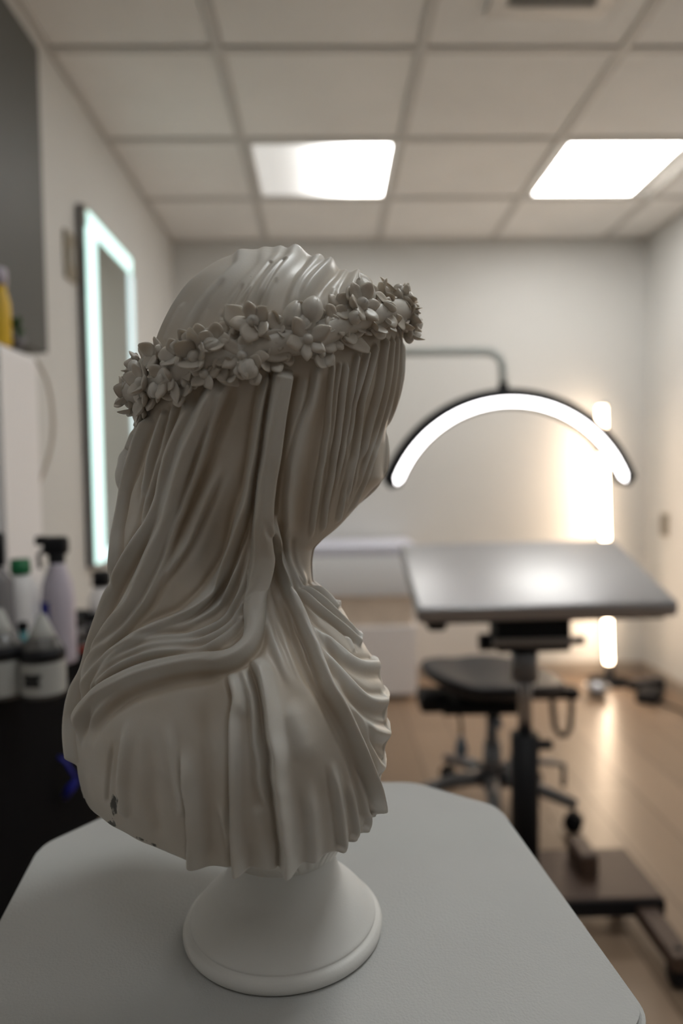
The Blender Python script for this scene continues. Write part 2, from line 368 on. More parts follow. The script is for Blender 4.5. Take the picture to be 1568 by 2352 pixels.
# smooth base normals a little
for _ in range(3): Nn = (Nn+np.roll(Nn, 1, 1)+np.roll(Nn, -1, 1)+np.concatenate([Nn[:1], Nn[:-1]])+np.concatenate([Nn[1:], Nn[-1:]])); Nn /= np.linalg.norm(Nn, axis=-1, keepdims=True)
BP = P3.reshape(-1, 3); BN = Nn.reshape(-1, 3)
BW = W(BP[:, 0], BP[:, 1], BP[:, 2]); Q2 = proj(BW)
view = CAM-BW; view /= np.linalg.norm(view, axis=1, keepdims=True)
facing = (BN*view).sum(1)
# lookup trees
sub = np.arange(0, len(BP), 3)
vis = sub[facing[sub] > .02]
kd2 = KDTree(len(vis))
for k, i in enumerate(vis): kd2.insert((Q2[i, 0], Q2[i, 1], 0), k)
kd2.balance()
kd3 = KDTree(len(sub))
for k, i in enumerate(sub): kd3.insert(BP[i], k)
kd3.balance()
def catmull(pts, step=7.):
    P = [np.array(p, float) for p in pts]; P = [2*P[0]-P[1]]+P+[2*P[-1]-P[-2]]; out = []
    for i in range(1, len(P)-2):
        n = max(2, int(np.linalg.norm(P[i+1]-P[i])/step))
        for k in range(n):
            t = k/n; out.append(.5*((2*P[i])+(-P[i-1]+P[i+1])*t+(2*P[i-1]-5*P[i]+4*P[i+1]-P[i+2])*t*t+(-P[i-1]+3*P[i]-3*P[i+1]+P[i+2])*t**3))
    out.append(P[-2]); return np.array(out)
def lift(pts2):          # photo curve -> points on the carved body, in real space
    out = []
    for p in catmull(pts2): 
        _, k, _ = kd2.find((p[0], p[1], 0)); out.append(vis[k])
    return np.array(out)
pos = np.zeros(len(BP)); neg = np.zeros(len(BP)); PW = 2.6
def smooth1(a, k=2):
    for _ in range(k): a[1:-1] = (a[:-2]+2*a[1:-1]+a[2:])/4
    return a
def apply(Pc, Nc, h, wl, wr, fade=(.12, .12), flat=0.):
    """carve a ridge (h>0) or groove (h<0) along Pc; wl / wr are the widths of its two flanks"""
    wmax = max(wl, wr)*2.6
    lo = Pc.min(0)-wmax; hi = Pc.max(0)+wmax
    sel = np.where(((BP > lo) & (BP < hi)).all(1))[0]
    if len(sel) == 0: return
    seg = np.diff(Pc, axis=0); ln = np.linalg.norm(seg, axis=1)+1e-6; T = seg/ln[:, None]; cum = np.concatenate([[0], np.cumsum(ln)]); tot = cum[-1]
    X = BP[sel].astype(np.float32); best = np.full(len(sel), 1e9, np.float32); bs = np.zeros(len(sel), np.float32); side = np.zeros(len(sel), np.float32)
    nrm = np.zeros((len(sel)), np.float32)
    for i in range(len(seg)):
        D = X-Pc[i].astype(np.float32); t = np.clip(D@T[i].astype(np.float32), 0, ln[i]); E = D-t[:, None]*T[i].astype(np.float32); d = np.einsum('ij,ij->i', E, E)
        mk = d < best
        if mk.any():
            b_ = np.cross(T[i], Nc[i]).astype(np.float32)      # points to image right when travelling down the picture
            best[mk] = d[mk]; bs[mk] = cum[i]+t[mk]; side[mk] = E[mk]@b_
    d = np.sqrt(best); ok = d < wmax
    sel, d, bs, side = sel[ok], d[ok], bs[ok], side[ok]
    # surface must look the same way (keeps the far side untouched)
    wd = np.where(side > 0, wr, wl)
    dn = np.maximum(d-flat, 0)/wd
    prof = np.exp(-dn**2)
    f = np.ones(len(sel)); L0, L1 = fade[0]*tot, fade[1]*tot
    if L0 > 0: x = np.clip(bs/L0, 0, 1); f *= x*x*(3-2*x)
    if L1 > 0: x = np.clip((tot-bs)/L1, 0, 1); f *= x*x*(3-2*x)
    val = abs(h)*prof*f
    (pos if h > 0 else neg)[sel] += val**PW
def mirror(Pc, deg, cx, cy):
    a = R(deg); n = np.array([-sin(a), cos(a)]); D = Pc[:, :2]-np.array([cx, cy]); D2 = D-2*(D@n)[:, None]*n
    out = []
    for d_, z in zip(D2, Pc[:, 2]):
        _, k, _ = kd3.find((d_[0]+cx, d_[1]+cy, z)); out.append(sub[k])
    return np.array(out)
def fold(pts, h, wl, wr=None, groove=0., fade=(.12, .12), mir=None, flat=0., over=False, wrap=False):
    wr = wl if wr is None else wr
    idx = lift(pts); Pc = smooth1(BP[idx].copy(), 10); Nc = smooth1(BN[idx].copy(), 10)
    if over:                                   # carry the fold over the crown to the other side
        mi = mirror(Pc, 0, 0, 4); Pm = smooth1(BP[mi].copy(), 10); Nm = BN[mi]
        e1, e2 = Pm[0], Pc[0]; n_ = max(2, int(np.linalg.norm(e2-e1)/7)); br = []
        for t in np.linspace(0, 1, n_)[1:-1]:
            q = e1+(e2-e1)*t; q[2] += .25*np.linalg.norm(e2-e1)*t*(1-t); _, kk, _ = kd3.find(q); br.append(sub[kk])
        br = np.array(br, int)
        Pc = smooth1(np.concatenate([Pm[::-1], BP[br], Pc]), 5); Nc = smooth1(np.concatenate([Nm[::-1], BN[br], Nc]), 5)
    keep = np.concatenate([[True], np.linalg.norm(np.diff(Pc, axis=0), axis=1) > 1.]); Pc = Pc[keep]; Nc = Nc[keep]
    if len(Pc) < 3: return
    wl *= WS; wr *= WS; h *= HS
    if not wrap: apply(Pc, Nc, h, wl, wr, fade, flat)
    if groove:
        for sgn, wd in ((1, wr), (-1, wl)):
            if wd > 2.2*min(wl, wr): continue
            b_ = np.cross(np.gradient(Pc, axis=0), Nc); b_ /= np.linalg.norm(b_, axis=1, keepdims=True)+1e-6
            apply(Pc+b_*sgn*(wd*1.55+flat), Nc, -h*groove, wd*.8, wd*.8, fade)
    if wrap:
        mi = mirror(Pc, *mir)[::-1]; e1, e2 = Pc[-1], BP[mi[0]]; c0 = np.array([mir[1], mir[2]])
        t1 = math.atan2(e1[1]-c0[1], e1[0]-c0[0]); t2 = math.atan2(e2[1]-c0[1], e2[0]-c0[0]); r1 = np.hypot(*(e1[:2]-c0))
        br = []
        for t in np.linspace(0, 1, 24)[1:-1]:
            a_ = t1+(t2-t1)*t; _, kk, _ = kd3.find((c0[0]+r1*cos(a_), c0[1]+r1*sin(a_), e1[2]+(e2[2]-e1[2])*t-14*sin(pi*t))); br.append(sub[kk])
        idx2 = np.concatenate([br, mi]).astype(int); Pm = smooth1(np.concatenate([Pc[-2:], BP[idx2]]), 14); Nm = np.concatenate([Nc[-2:], BN[idx2]])
        kp = np.concatenate([[True], np.linalg.norm(np.diff(Pm, axis=0), axis=1) > 1.]); Pm, Nm = Pm[kp], Nm[kp]; n1 = len(Pm)//2
        apply(np.concatenate([Pc, Pm[1:]]), np.concatenate([Nc, Nm[1:]]), h, wl, wr, (.06, .06), flat); return
    if mir is not None and not over:
        mi = mirror(Pc, *mir); far = facing[mi] < -.08
        run = np.cumsum(~far); far &= run == (np.bincount(run[far]).argmax() if far.any() else -1)
        if far.sum() > 4:
            Pm = smooth1(BP[mi][far].copy(), 8); Nm = BN[mi][far]; kp = np.concatenate([[True], np.linalg.norm(np.diff(Pm, axis=0), axis=1) > 1.])
            if kp.sum() > 4: apply(Pm[kp], Nm[kp], h, wr, wl, fade, flat)
WS, HS = 1.15, 1.1
HM = (27, -110, 0); BM = (40, -215, 0)
G1 = .45
HS = 1.6; WS = 1.25
# -- crown of the veil
HS = 1.0; WS = 1.0
fold([(640, 587), (610, 620), (578, 670), (558, 713), (545, 745)], 5, 20, 12, 0, (0, .1), over=True)
fold([(668, 594), (641, 615), (616, 648), (589, 692), (573, 730)], 12, 20, 12, .3, (0, .1), over=True)
fold([(600, 606), (560, 648), (530, 692), (505, 735), (490, 770)], 3, 14, 9, 0, (0, .1), over=True)
fold([(718, 606), (692, 638), (677, 666), (662, 706), (645, 738)], 9, 26, 8, .3, (0, .1), over=True)
fold([(750, 611), (724, 632), (705, 658), (687, 692), (678, 722)], 12, 14, 8, .35, (0, .1), over=True)
fold([(812, 637), (800, 656), (790, 678), (780, 700)], 13, 30, 9, .3, (0, .1), over=True)
fold([(770, 635), (748, 652), (733, 676), (724, 704)], -7, 8, 8, 0, (0, .1), over=True)
fold([(550, 608), (496, 660), (458, 705), (433, 742), (412, 785)], 7, 22, 12, 0, (0, .1), over=True)
fold([(625, 600), (598, 632), (570, 672), (552, 712)], -7, 5, 5, 0, (.05, .1))
fold([(655, 600), (630, 630), (602, 680), (585, 720)], -9, 4, 5, 0, (.05, .1))
fold([(520, 640), (483, 688), (455, 735), (435, 780)], -5, 7, 7, 0, (.2, .1))
fold([(590, 640), (550, 692), (522, 735), (505, 762)], 5, 4, 4, .3, (.2, .1))
fold([(560, 650), (530, 700), (508, 738)], -4, 5, 5, 0, (.2, .1))
fold([(640, 640), (612, 690), (598, 720)], -5, 5, 5, 0, (.2, .1))
fold([(425, 690), (398, 735), (378, 785)], 4, 10, 10, 0, (.2, .1))
fold([(770, 660), (755, 690), (748, 715)], 4, 8, 6, 0, (.2, .2))
HS = 1.45; WS = 1.3
# -- strands falling from the wreath to the back
V_ = dict(mir=HM)
fold([(350, 955), (327, 1006), (310, 1070), (293, 1128), (281, 1200), (273, 1265), (263, 1345), (240, 1430)], 15, 9, 9, G1, (.05, .2), **V_)
fold([(383, 944), (364, 1000), (350, 1050), (338, 1110), (330, 1165)], 9, 6, 9, G1, (.05, .2), **V_)
fold([(406, 928), (388, 985), (372, 1045), (352, 1110), (335, 1180), (318, 1250)], 9, 6, 6, G1, (.05, .2), **V_)
fold([(425, 920), (405, 985), (385, 1045), (362, 1120)], 7, 5, 5, G1, (.05, .2), **V_)
fold([(452, 908), (419, 977), (392, 1040), (364, 1153), (338, 1215), (306, 1268), (268, 1347), (232, 1449), (206, 1520), (181, 1590), (165, 1680), (161, 1762)], 17, 10, 9, G1, (.05, .03), **V_)
fold([(511, 866), (480, 925), (448, 985), (418, 1060), (388, 1165), (347, 1286), (308, 1378), (262, 1441), (227, 1502), (198, 1560), (184, 1620)], 19, 15, 12, .35, (.05, .1), **V_)
fold([(490, 885), (459, 945), (430, 1010), (402, 1100), (376, 1190), (330, 1295), (285, 1385), (250, 1440), (215, 1500)], 12, 12, 9, .3, (.05, .15))
fold([(528, 868), (505, 925), (482, 988), (457, 1070), (415, 1180), (372, 1300), (335, 1385), (290, 1440), (240, 1495), (207, 1545), (190, 1600)], 12, 6, 6, .6, (.05, .1), **V_)
fold([(545, 870), (520, 950), (497, 1010), (477, 1070), (435, 1185), (390, 1300)], -8, 9, 12, 0, (.1, .2))
fold([(528, 1041), (477, 1138), (446, 1204), (415, 1265), (370, 1327), (335, 1390), (295, 1440)], 10, 7, 10, .45, (.25, .15))
fold([(560, 1010), (520, 1100), (480, 1200), (440, 1290), (400, 1350)], 5, 14, 14, 0, (.3, .3))
fold([(590, 1060), (579, 1102), (548, 1204), (517, 1306), (466, 1378), (415, 1418), (344, 1446), (278, 1487), (232, 1525), (204, 1568), (188, 1620)], 16, 8, 9, .5, (.2, .08))
fold([(620, 850), (599, 948), (584, 1045), (575, 1100), (560, 1190), (545, 1240), (520, 1290), (470, 1340)], 11, 6, 7, .5, (.05, .25), **V_)
fold([(571, 1180), (560, 1240), (540, 1320), (505, 1385), (450, 1425), (385, 1445), (320, 1470), (262, 1512), (225, 1555), (200, 1605)], 9, 6, 6, .45, (.25, .08))
fold([(580, 1200), (572, 1290), (550, 1370), (508, 1430), (440, 1462), (359, 1465), (308, 1478), (257, 1514), (220, 1556), (198, 1610)], 10, 6, 6, .5, (.3, .08))
fold([(586, 1250), (578, 1320), (560, 1385), (520, 1446), (470, 1471), (405, 1478), (344, 1482), (283, 1505), (237, 1540), (208, 1590)], 10, 6, 6, .5, (.3, .08))
fold([(566, 1360), (550, 1423), (520, 1466), (472, 1490), (395, 1494), (344, 1500), (293, 1520), (242, 1550), (212, 1590)], 11, 6, 6, .5, (.2, .08))
# broad ribbon and hem of the back veil
fold([(652, 846), (637, 923), (625, 1010), (616, 1075), (609, 1130), (602, 1200), (597, 1270), (590, 1350), (584, 1400), (581, 1449), (571, 1482), (543, 1503), (515, 1513)], 19, 6, 5, .55, (.03, .22), flat=13, **V_)
fold([(640, 846), (624, 930), (610, 1010), (601, 1080), (590, 1180), (578, 1270)], 6, 4, 4, .3, (.05, .2))
fold([(606, 1240), (598, 1320), (590, 1392), (584, 1449), (572, 1484), (543, 1508), (515, 1519), (446, 1519), (370, 1532), (303, 1552), (248, 1582), (212, 1615), (190, 1655), (180, 1705)], 19, 9, 9, .5, (.35, .1), flat=5)
fold([(520, 1520), (446, 1530), (370, 1545), (303, 1568), (250, 1600), (215, 1640), (195, 1690)], 12, 9, 5, 0, (.1, .2), flat=4)
fold([(520, 1545), (446, 1560), (385, 1572), (320, 1592), (266, 1622), (226, 1665), (206, 1720)], -12, 9, 16, 0, (.1, .2))
HS = 1.2; WS = 1.15
# -- face side : thin tense folds
fs = dict(mir=HM)
fold([(730, 834), (712, 923), (686, 986), (668, 1060), (662, 1110), (656, 1179), (658, 1255), (671, 1306), (706, 1350)], 9, 14, 5, .4, (.05, .05), **fs)
fold([(752, 836), (742, 900), (728, 980), (712, 1060), (695, 1150), (684, 1240)], -6, 12, 12, 0, (.1, .2))
fold([(768, 829), (759, 899), (754, 972), (744, 1045), (732, 1110), (722, 1180), (712, 1240)], 8, 5, 4, .5, (.05, .15), **fs)
fold([(797, 829), (788, 899), (778, 996), (763, 1093), (749, 1160), (740, 1225)], 9, 4, 5, .55, (.05, .1), **fs)
fold([(783, 830), (772, 900), (763, 990), (750, 1060)], 6, 4, 4, .5, (.05, .2))
fold([(822, 810), (808, 899), (794, 996), (780, 1069), (765, 1130)], 9, 4, 5, .5, (.05, .2), **fs)
fold([(846, 800), (831, 860), (812, 928), (802, 996), (790, 1054)], 10, 5, 4, .6, (.05, .2), **fs)
fold([(865, 786), (851, 851), (830, 928), (823, 996), (817, 1040), (807, 1093), (792, 1165)], 10, 4, 5, .6, (.05, .15), **fs)
fold([(885, 772), (875, 851), (868, 899), (847, 977), (832, 1045), (822, 1069)], 11, 5, 5, .55, (.05, .15), **fs)
fold([(900, 770), (897, 831), (887, 899), (868, 972), (848, 1035), (832, 1083), (815, 1135)], 8, 4, 4, .5, (.05, .2))
fold([(911, 768), (908, 831), (900, 899), (880, 972), (860, 1040), (842, 1095)], 7, 4, 4, .5, (.05, .2), **fs)
fold([(917, 770), (917, 851), (905, 924), (889, 986)], 6, 4, 4, .4, (.05, .2))
fold([(819, 1030), (796, 1102), (780, 1179), (772, 1205)], 8, 6, 4, .5, (.2, .15))
fold([(865, 1010), (848, 1080), (822, 1140), (795, 1185)], 6, 5, 5, .4, (.2, .2))
fold([(700, 860), (690, 930), (668, 1000), (650, 1070)], 5, 8, 8, .3, (.1, .3))
# -- front lower veil and its hem
fold([(614, 1168), (624, 1215), (634, 1260), (652, 1332), (671, 1378), (696, 1439), (727, 1512), (755, 1585), (800, 1666), (831, 1746), (851, 1807), (867, 1880)], 25, 11, 7, .4, (.08, .02), mir=BM)
fold([(616, 1200), (618, 1260), (632, 1340), (655, 1420), (684, 1500), (722, 1578), (766, 1655), (800, 1730), (824, 1800), (838, 1880)], -13, 12, 9, 0, (.1, .02))
fold([(611, 1190), (604, 1281), (600, 1367), (618, 1449), (648, 1531), (690, 1600)], 7, 8, 8, .3, (.1, .3))
fold([(622, 1165), (640, 1240), (662, 1320), (690, 1400), (720, 1470), (745, 1540), (775, 1605)], 11, 5, 5, .5, (.1, .2))
# -- chest swags
cs = dict(mir=BM, wrap=True)
fold([(655, 1225), (662, 1290), (684, 1340), (717, 1368), (752, 1395), (793, 1436), (818, 1466)], 13, 7, 6, .5, (.1, .05), **cs)
fold([(650, 1240), (668, 1318), (691, 1362), (727, 1396), (768, 1428), (800, 1455), (820, 1478)], 12, 7, 6, .5, (.1, .05), **cs)
fold([(705, 1343), (728, 1352), (748, 1372), (768, 1396)], 12, 7, 6, .4, (.1, .1), **cs)
fold([(668, 1345), (690, 1405), (726, 1453), (759, 1476), (789, 1504), (810, 1521), (838, 1530), (860, 1526)], 11, 8, 15, .5, (.1, .02), **cs)
fold([(690, 1395), (715, 1442), (738, 1488), (766, 1527), (802, 1570), (828, 1598), (853, 1613), (879, 1610)], 11, 8, 15, .5, (.1, .02), **cs)
fold([(720, 1475), (752, 1545), (789, 1608), (815, 1641), (843, 1669), (868, 1683), (886, 1683)], 10, 8, 15, .5, (.1, .02), **cs)
fold([(800, 1625), (838, 1690), (853, 1731), (865, 1758), (876, 1762)], 8, 7, 12, .5, (.1, .02), **cs)
fold([(764, 1465), (780, 1490), (797, 1508)], 5, 5, 5, .3, (.2, .2))
fold([(795, 1455), (805, 1480), (815, 1500)], 5, 5, 5, .3, (.2, .2))
# -- pleats of the dress under the veil
D_ = dict(mir=BM, fade=(.12, 0))
fold([(523, 1532), (540, 1603), (534, 1705), (538, 1807), (535, 1884), (540, 1960), (543, 2008)], 20, 18, 5, .5, **D_)
fold([(548, 1527), (569, 1578), (584, 1629), (590, 1705), (595, 1782), (606, 1830), (612, 1870)], 11, 8, 6, .5, mir=BM, fade=(.12, .2))
fold([(574, 1501), (599, 1567), (618, 1664), (626, 1756), (635, 1833), (645, 1909), (654, 1981), (655, 2012)], 25, 18, 5, .5, **D_)
fold([(590, 1840), (600, 1900), (612, 1960), (618, 2005)], 6, 12, 12, 0, (.2, 0))
fold([(555, 1620), (552, 1720), (556, 1820), (560, 1910), (566, 2000)], -10, 9, 9, 0, (.1, 0))
fold([(416, 1705), (426, 1782), (436, 1858), (441, 1976)], 17, 20, 4, .4, (.3, 0), mir=BM)
fold([(497, 1833), (518, 1884), (533, 1935), (538, 2000)], 9, 9, 7, .3, (.3, 0))
fold([(701, 1782), (715, 1858), (722, 1935), (724, 1991)], 9, 13, 12, .3, (.4, 0), mir=BM)
fold([(757, 1740), (773, 1833), (783, 1909), (792, 1965)], 12, 13, 6, .4, (.3, 0), mir=BM)
fold([(798, 1787), (813, 1863), (822, 1935)], 9, 7, 6, .4, (.3, 0))
fold([(815, 1756), (835, 1833), (850, 1909)], 9, 7, 6, .4, (.3, 0), mir=BM)
fold([(262, 1690), (252, 1745), (246, 1800), (243, 1850)], -7, 6, 5, 0, (.3, .1))
fold([(300, 1640), (285, 1720), (276, 1800), (280, 1880)], 8, 14, 10, .3, (.3, .1), mir=BM)
fold([(380, 1640), (398, 1720), (412, 1800), (425, 1880)], 5, 10, 10, .3, (.3, .1))
fold([(340, 1660), (345, 1760), (350, 1850), (362, 1930)], -5, 14, 14, 0, (.3, .1), mir=BM)
fold([(460, 1600), (470, 1700), (478, 1800), (486, 1950)], -6, 14, 12, 0, (.2, 0))
fold([(660, 1600), (690, 1700), (700, 1760)], 5, 20, 20, 0, (.3, .3))
# -- front of the face and chest, out of this picture's view : the same kind of folds
def tfold(t0, z0, z1, h, wl, wr, dt=0., fade=(.05, .15)):
    pts = []; row = lambda z: int(np.abs(1100-pyr-z).argmin())
    for z in np.linspace(z0, z1, max(8, int(abs(z0-z1)/14))):
        k = (z0-z)/(z0-z1); c_ = R(t0+dt*k+2.2*math.sin(z*.03+t0)); pts.append(row(z)*NT+int(round(c_/(2*pi)*NT)) % NT)
    Pc = smooth1(BP[pts].copy(), 3); kp = np.concatenate([[True], np.linalg.norm(np.diff(Pc, axis=0), axis=1) > 1.]); apply(Pc[kp], BN[pts][kp], h, wl, wr, fade)
for k, t0 in enumerate(np.arange(4, 66, 5.2)): tfold(t0, 320, (-20, -70, 10, -110, -40)[k % 5], 7+2.5*sin(k*1.7), 5, 5, -3+2*sin(k))
for k, t0 in enumerate(np.arange(2, 92, 11)): tfold(t0, -590, -738, 9, 10, 6, 0, (.3, 0))
disp = pos**(1/PW) - .8*neg**(1/PW)
# folds on the side nobody traced : plain tapering pleats round the back
zz = BP[:, 2]; tf = np.arctan2(BP[:, 1], BP[:, 0]+200)
far = np.clip((-facing-.25)*4, 0, 1)*(np.abs(ang(tf-R(40))) > 1.25)*(1-np.clip((zz-330)/80, 0, 1))
far *= np.clip((zz+660)/90, 0, 1)
disp += far*(6*np.sin(tf*34+2.5*np.sin(zz*.006))**3+3*np.sin(tf*61+zz*.01))*np.clip((350-zz)/300, 0, 1)
# soft sub-millimetre unevenness of the cast
disp += 1.2*np.sin(BP[:, 0]*.045+2*np.sin(BP[:, 2]*.012))*np.sin(BP[:, 1]*.05+BP[:, 2]*.01)
disp *= 1-.9*np.exp(-(ang(TH.ravel()-pi)/.32)**2)*np.clip((-678-zz)/25, 0, 1)
# keep the pole calm
rowi = np.repeat(np.arange(NR), NT); disp *= np.clip(rowi/10, .0, 1)**.5*.999
DP = BP+BN*disp[:, None]
G3 = DP.reshape(NR, NT, 3).copy()
# folds scallop the lower hem: ridges reach further down
last = disp.reshape(NR, NT)[-1].copy(); k_ = 90
for _ in range(90): last = (np.roll(last, 1)+2*last+np.roll(last, -1))/4
for i in range(NR-k_, NR):
    t = (i-(NR-k_))/k_; G3[i, :, 2] -= t*t*np.clip(last, -8, 20)*.75
# rounded lip, hollow underside and stem down into the socle
hem = G3[-1].copy(); rows = [G3]
stem = np.stack([-116+135*np.cos(th), 135*np.sin(th), 0*th], -1)
for t, dz in ((.012, -4), (.03, -5.5), (.05, -5), (.075, 0), (.12, -2), (.22, -12), (.36, -28), (.5, -48), (.64, -70), (.78, -95), (.9, -118), (1., -140)):
    q = hem*(1-t)+stem*t; q[:, 2] = hem[:, 2]*(1-min(1, t*1.5))+(-716)*min(1, t*1.5)+dz; rows.append(q[None])
G3 = np.concatenate(rows, 0); NRR = G3.shape[0]
top = G3[0].mean(0); 
VV = G3.reshape(-1, 3); VW = W(VV[:, 0], VV[:, 1], VV[:, 2])
VW = np.concatenate([VW, W(*[np.array([c]) for c in top]), W(np.array([-116.]), np.array([0.]), np.array([-850.]))])
ii, jj = np.meshgrid(np.arange(NRR-1), np.arange(NT), indexing='ij'); a = ii*NT+jj; b = ii*NT+(jj+1) % NT
quads = np.stack([a, a+NT, b+NT, b], -1).reshape(-1, 4)
j = np.arange(NT); topt = np.stack([np.full(NT, NRR*NT), j, (j+1) % NT], -1); bo = (NRR-1)*NT; bott = np.stack([np.full(NT, NRR*NT+1), bo+(j+1) % NT, bo+j], -1)
me = bpy.data.meshes.new('veiled_figure')
loops = np.concatenate([quads.ravel(), topt.ravel(), bott.ravel()]); npoly = len(quads)+2*NT
starts = np.concatenate([np.arange(len(quads))*4, len(quads)*4+np.arange(2*NT)*3])
me.vertices.add(len(VW)); me.vertices.foreach_set('co', VW.astype(np.float32).ravel())
me.loops.add(len(loops)); me.loops.foreach_set('vertex_index', loops.astype(np.int32))
me.polygons.add(npoly); me.polygons.foreach_set('loop_start', starts.astype(np.int32))
me.update(calc_edges=True); me.polygons.foreach_set('use_smooth', [True]*npoly)
# grime: a patch on the back hem, given in body coordinates
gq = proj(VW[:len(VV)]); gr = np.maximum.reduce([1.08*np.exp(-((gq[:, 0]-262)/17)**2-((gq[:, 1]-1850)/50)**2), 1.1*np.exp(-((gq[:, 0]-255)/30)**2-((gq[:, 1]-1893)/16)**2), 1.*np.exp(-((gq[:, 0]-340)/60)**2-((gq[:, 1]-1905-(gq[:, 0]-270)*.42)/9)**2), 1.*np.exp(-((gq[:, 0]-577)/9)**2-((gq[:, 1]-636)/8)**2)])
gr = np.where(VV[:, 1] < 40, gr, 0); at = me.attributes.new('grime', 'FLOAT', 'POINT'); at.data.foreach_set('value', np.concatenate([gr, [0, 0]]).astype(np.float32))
ws_ = np.zeros(len(VW)); ws_[:len(disp)] = np.clip(.62-disp/13., 0, 1)*(1-.5*np.clip((-430-zz)/60, 0, 1)-.55*np.clip((zz-300)/50, 0, 1)); wa = me.attributes.new('wash_shade', 'FLOAT', 'POINT'); wa.data.foreach_set('value', ws_.astype(np.float32))  # browner where the folds sink: patina plus shade put into the colour
bust = empty('veiled_bust', (O[0]-116*S, O[1], TZ)); tag(bust, 'white marble bust of a veiled woman crowned with a flower wreath, standing on the pedestal', 'bust')
bpy.context.view_layer.update(); binv = bust.matrix_world.inverted()
def under(o, parent): o.parent = parent; o.matrix_parent_inverse = parent.matrix_world.inverted(); return o
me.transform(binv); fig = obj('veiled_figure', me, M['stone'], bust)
# socle, turned
soc = [(120, 240), (123, 195), (126, 160), (131, 138), (137, 122), (146, 110), (160, 97), (177, 82), (193, 66), (206, 50), (213, 42), (216, 37), (215.5, 34), (219, 31), (226, 28), (231, 21), (232.5, 14), (231, 6), (226, 1), (222, 0)]
sp_ = catmull([(r_, z) for r_, z in soc], 2.5)
obj('socle', lm([(0.001, 240*S)]+[(r_*S, z*S) for r_, z in sp_], 160), M['gyp'], bust, True)

# hair knot showing behind the veil edge
def blob(cu, cv, cz, ru, rv, rz, rot, amp=.1, seed=1):
    bm = bmesh.new(); bmesh.ops.create_uvsphere(bm, u_segments=64, v_segments=40, radius=1)
    for v_ in bm.verts:
        p = v_.co; k = 1+amp*sin(5*p.z+3*p.x+seed)*(.6+.4*p.y)-.10*math.exp(-((p.z-.1+p.x*.6)/.12)**2)+.08*math.exp(-((p.z+.35+p.x*.5)/.2)**2)
        q = Vector((p.x*ru*k, p.y*rv*k, p.z*rz*k)); q.rotate(Matrix.Rotation(rot, 3, 'Y')); v_.co = Vector(W(cu+q.x, cv+q.y, cz+q.z))
    bm.transform(binv); return bm
obj('hair_knot', blob(322-750, 40, 1100-1070, 58, 70, 74, .38), M['stone'], bust, True)

# ------------------------------------------------------------------ wreath
wr = empty('wreath', (0, 0, 0)); wr.parent = bust
def petal_grid(L, Wd, cup, curl, tip, n=7, m_=9, thick=5.):
    """one petal in local space: root at 0, along +x, up +z; returns verts and quads of a closed shell"""
    vt, fc = [], []
    for s_ in (0, 1):
        for i in range(m_+1):
            t = i/m_; w_ = Wd*(sin(pi*(t**1.1*.925+.05))**.6)*(1-.2*tip*t)
            if tip and t > .6: w_ *= 1-((t-.6)/.4)**1.5*(.85*tip)
            for j_ in range(n+1):
                s = j_/n*2-1; x = t*L; y = s*w_; z = cup*L*t*t*.6 + curl*(s*s)*w_*.8 - .1*L*math.exp(-(s/.16)**2)*t*(1-t)*.8
                e = (1-abs(s)**3)*min(1, (1-t)*4+.15)
                vt.append((x*(1-.12*cup*t), y, z+(thick*e*.5 if s_ == 0 else -thick*e*.5)))
    o_ = (m_+1)*(n+1)
    for i in range(m_):
        for j_ in range(n):
            a_ = i*(n+1)+j_; fc.append((a_, a_+1, a_+n+2, a_+n+1)); fc.append((o_+a_, o_+a_+n+1, o_+a_+n+2, o_+a_+1))
    for i in range(m_):
        for c_ in (0, n):
            a_ = i*(n+1)+c_; q_ = (a_, a_+n+1, o_+a_+n+1, o_+a_); fc.append(q_ if c_ == 0 else q_[::-1])
    for c_ in (0, m_):
        for j_ in range(n): a_ = c_*(n+1)+j_; q_ = (a_, a_+1, o_+a_+1, o_+a_); fc.append(q_[::-1] if c_ == 0 else q_)
    return vt, fc
def surf(px, py, off=0.):
    _, k, d_ = kd2.find((px, py, 0)); i = vis[k]; p = BP[i]; n = BN[i]
    # carry on beyond the outline when the photo shows the wreath standing proud of the head
    ratio = (F+p[1])/F; ex = math.hypot(px-Q2[i, 0], py-Q2[i, 1])*ratio
    return p+n*max(off, min(ex, 34)), n
def frame_at(p, n, spin):
    n = Vector(n).normalized(); t = Vector((0, 0, 1)); t = (t-n*t.dot(n)).normalized(); b_ = t.cross(n)
    x = t*cos(spin)+b_*sin(spin); y = n.cross(x); Mx = Matrix((x, y, n)).transposed().to_4x4(); Mx.translation = Vector(p); return Mx
def stone_mesh(name, vt, fc, parent, sub_=True):
    bm = bmesh.new(); vs = [bm.verts.new(Vector(W(*v_))) for v_ in vt]
    for f_ in fc:
        try: bm.faces.new([vs[i] for i in f_])
        except ValueError: pass
    bmesh.ops.remove_doubles(bm, verts=bm.verts, dist=1e-6)
    bm.transform(binv); o = obj(name, bm, M['stone'], parent, True); wa_ = o.data.attributes.new('wash_shade', 'FLOAT', 'POINT'); wa_.data.foreach_set('value', [.38]*len(o.data.vertices))
    return o
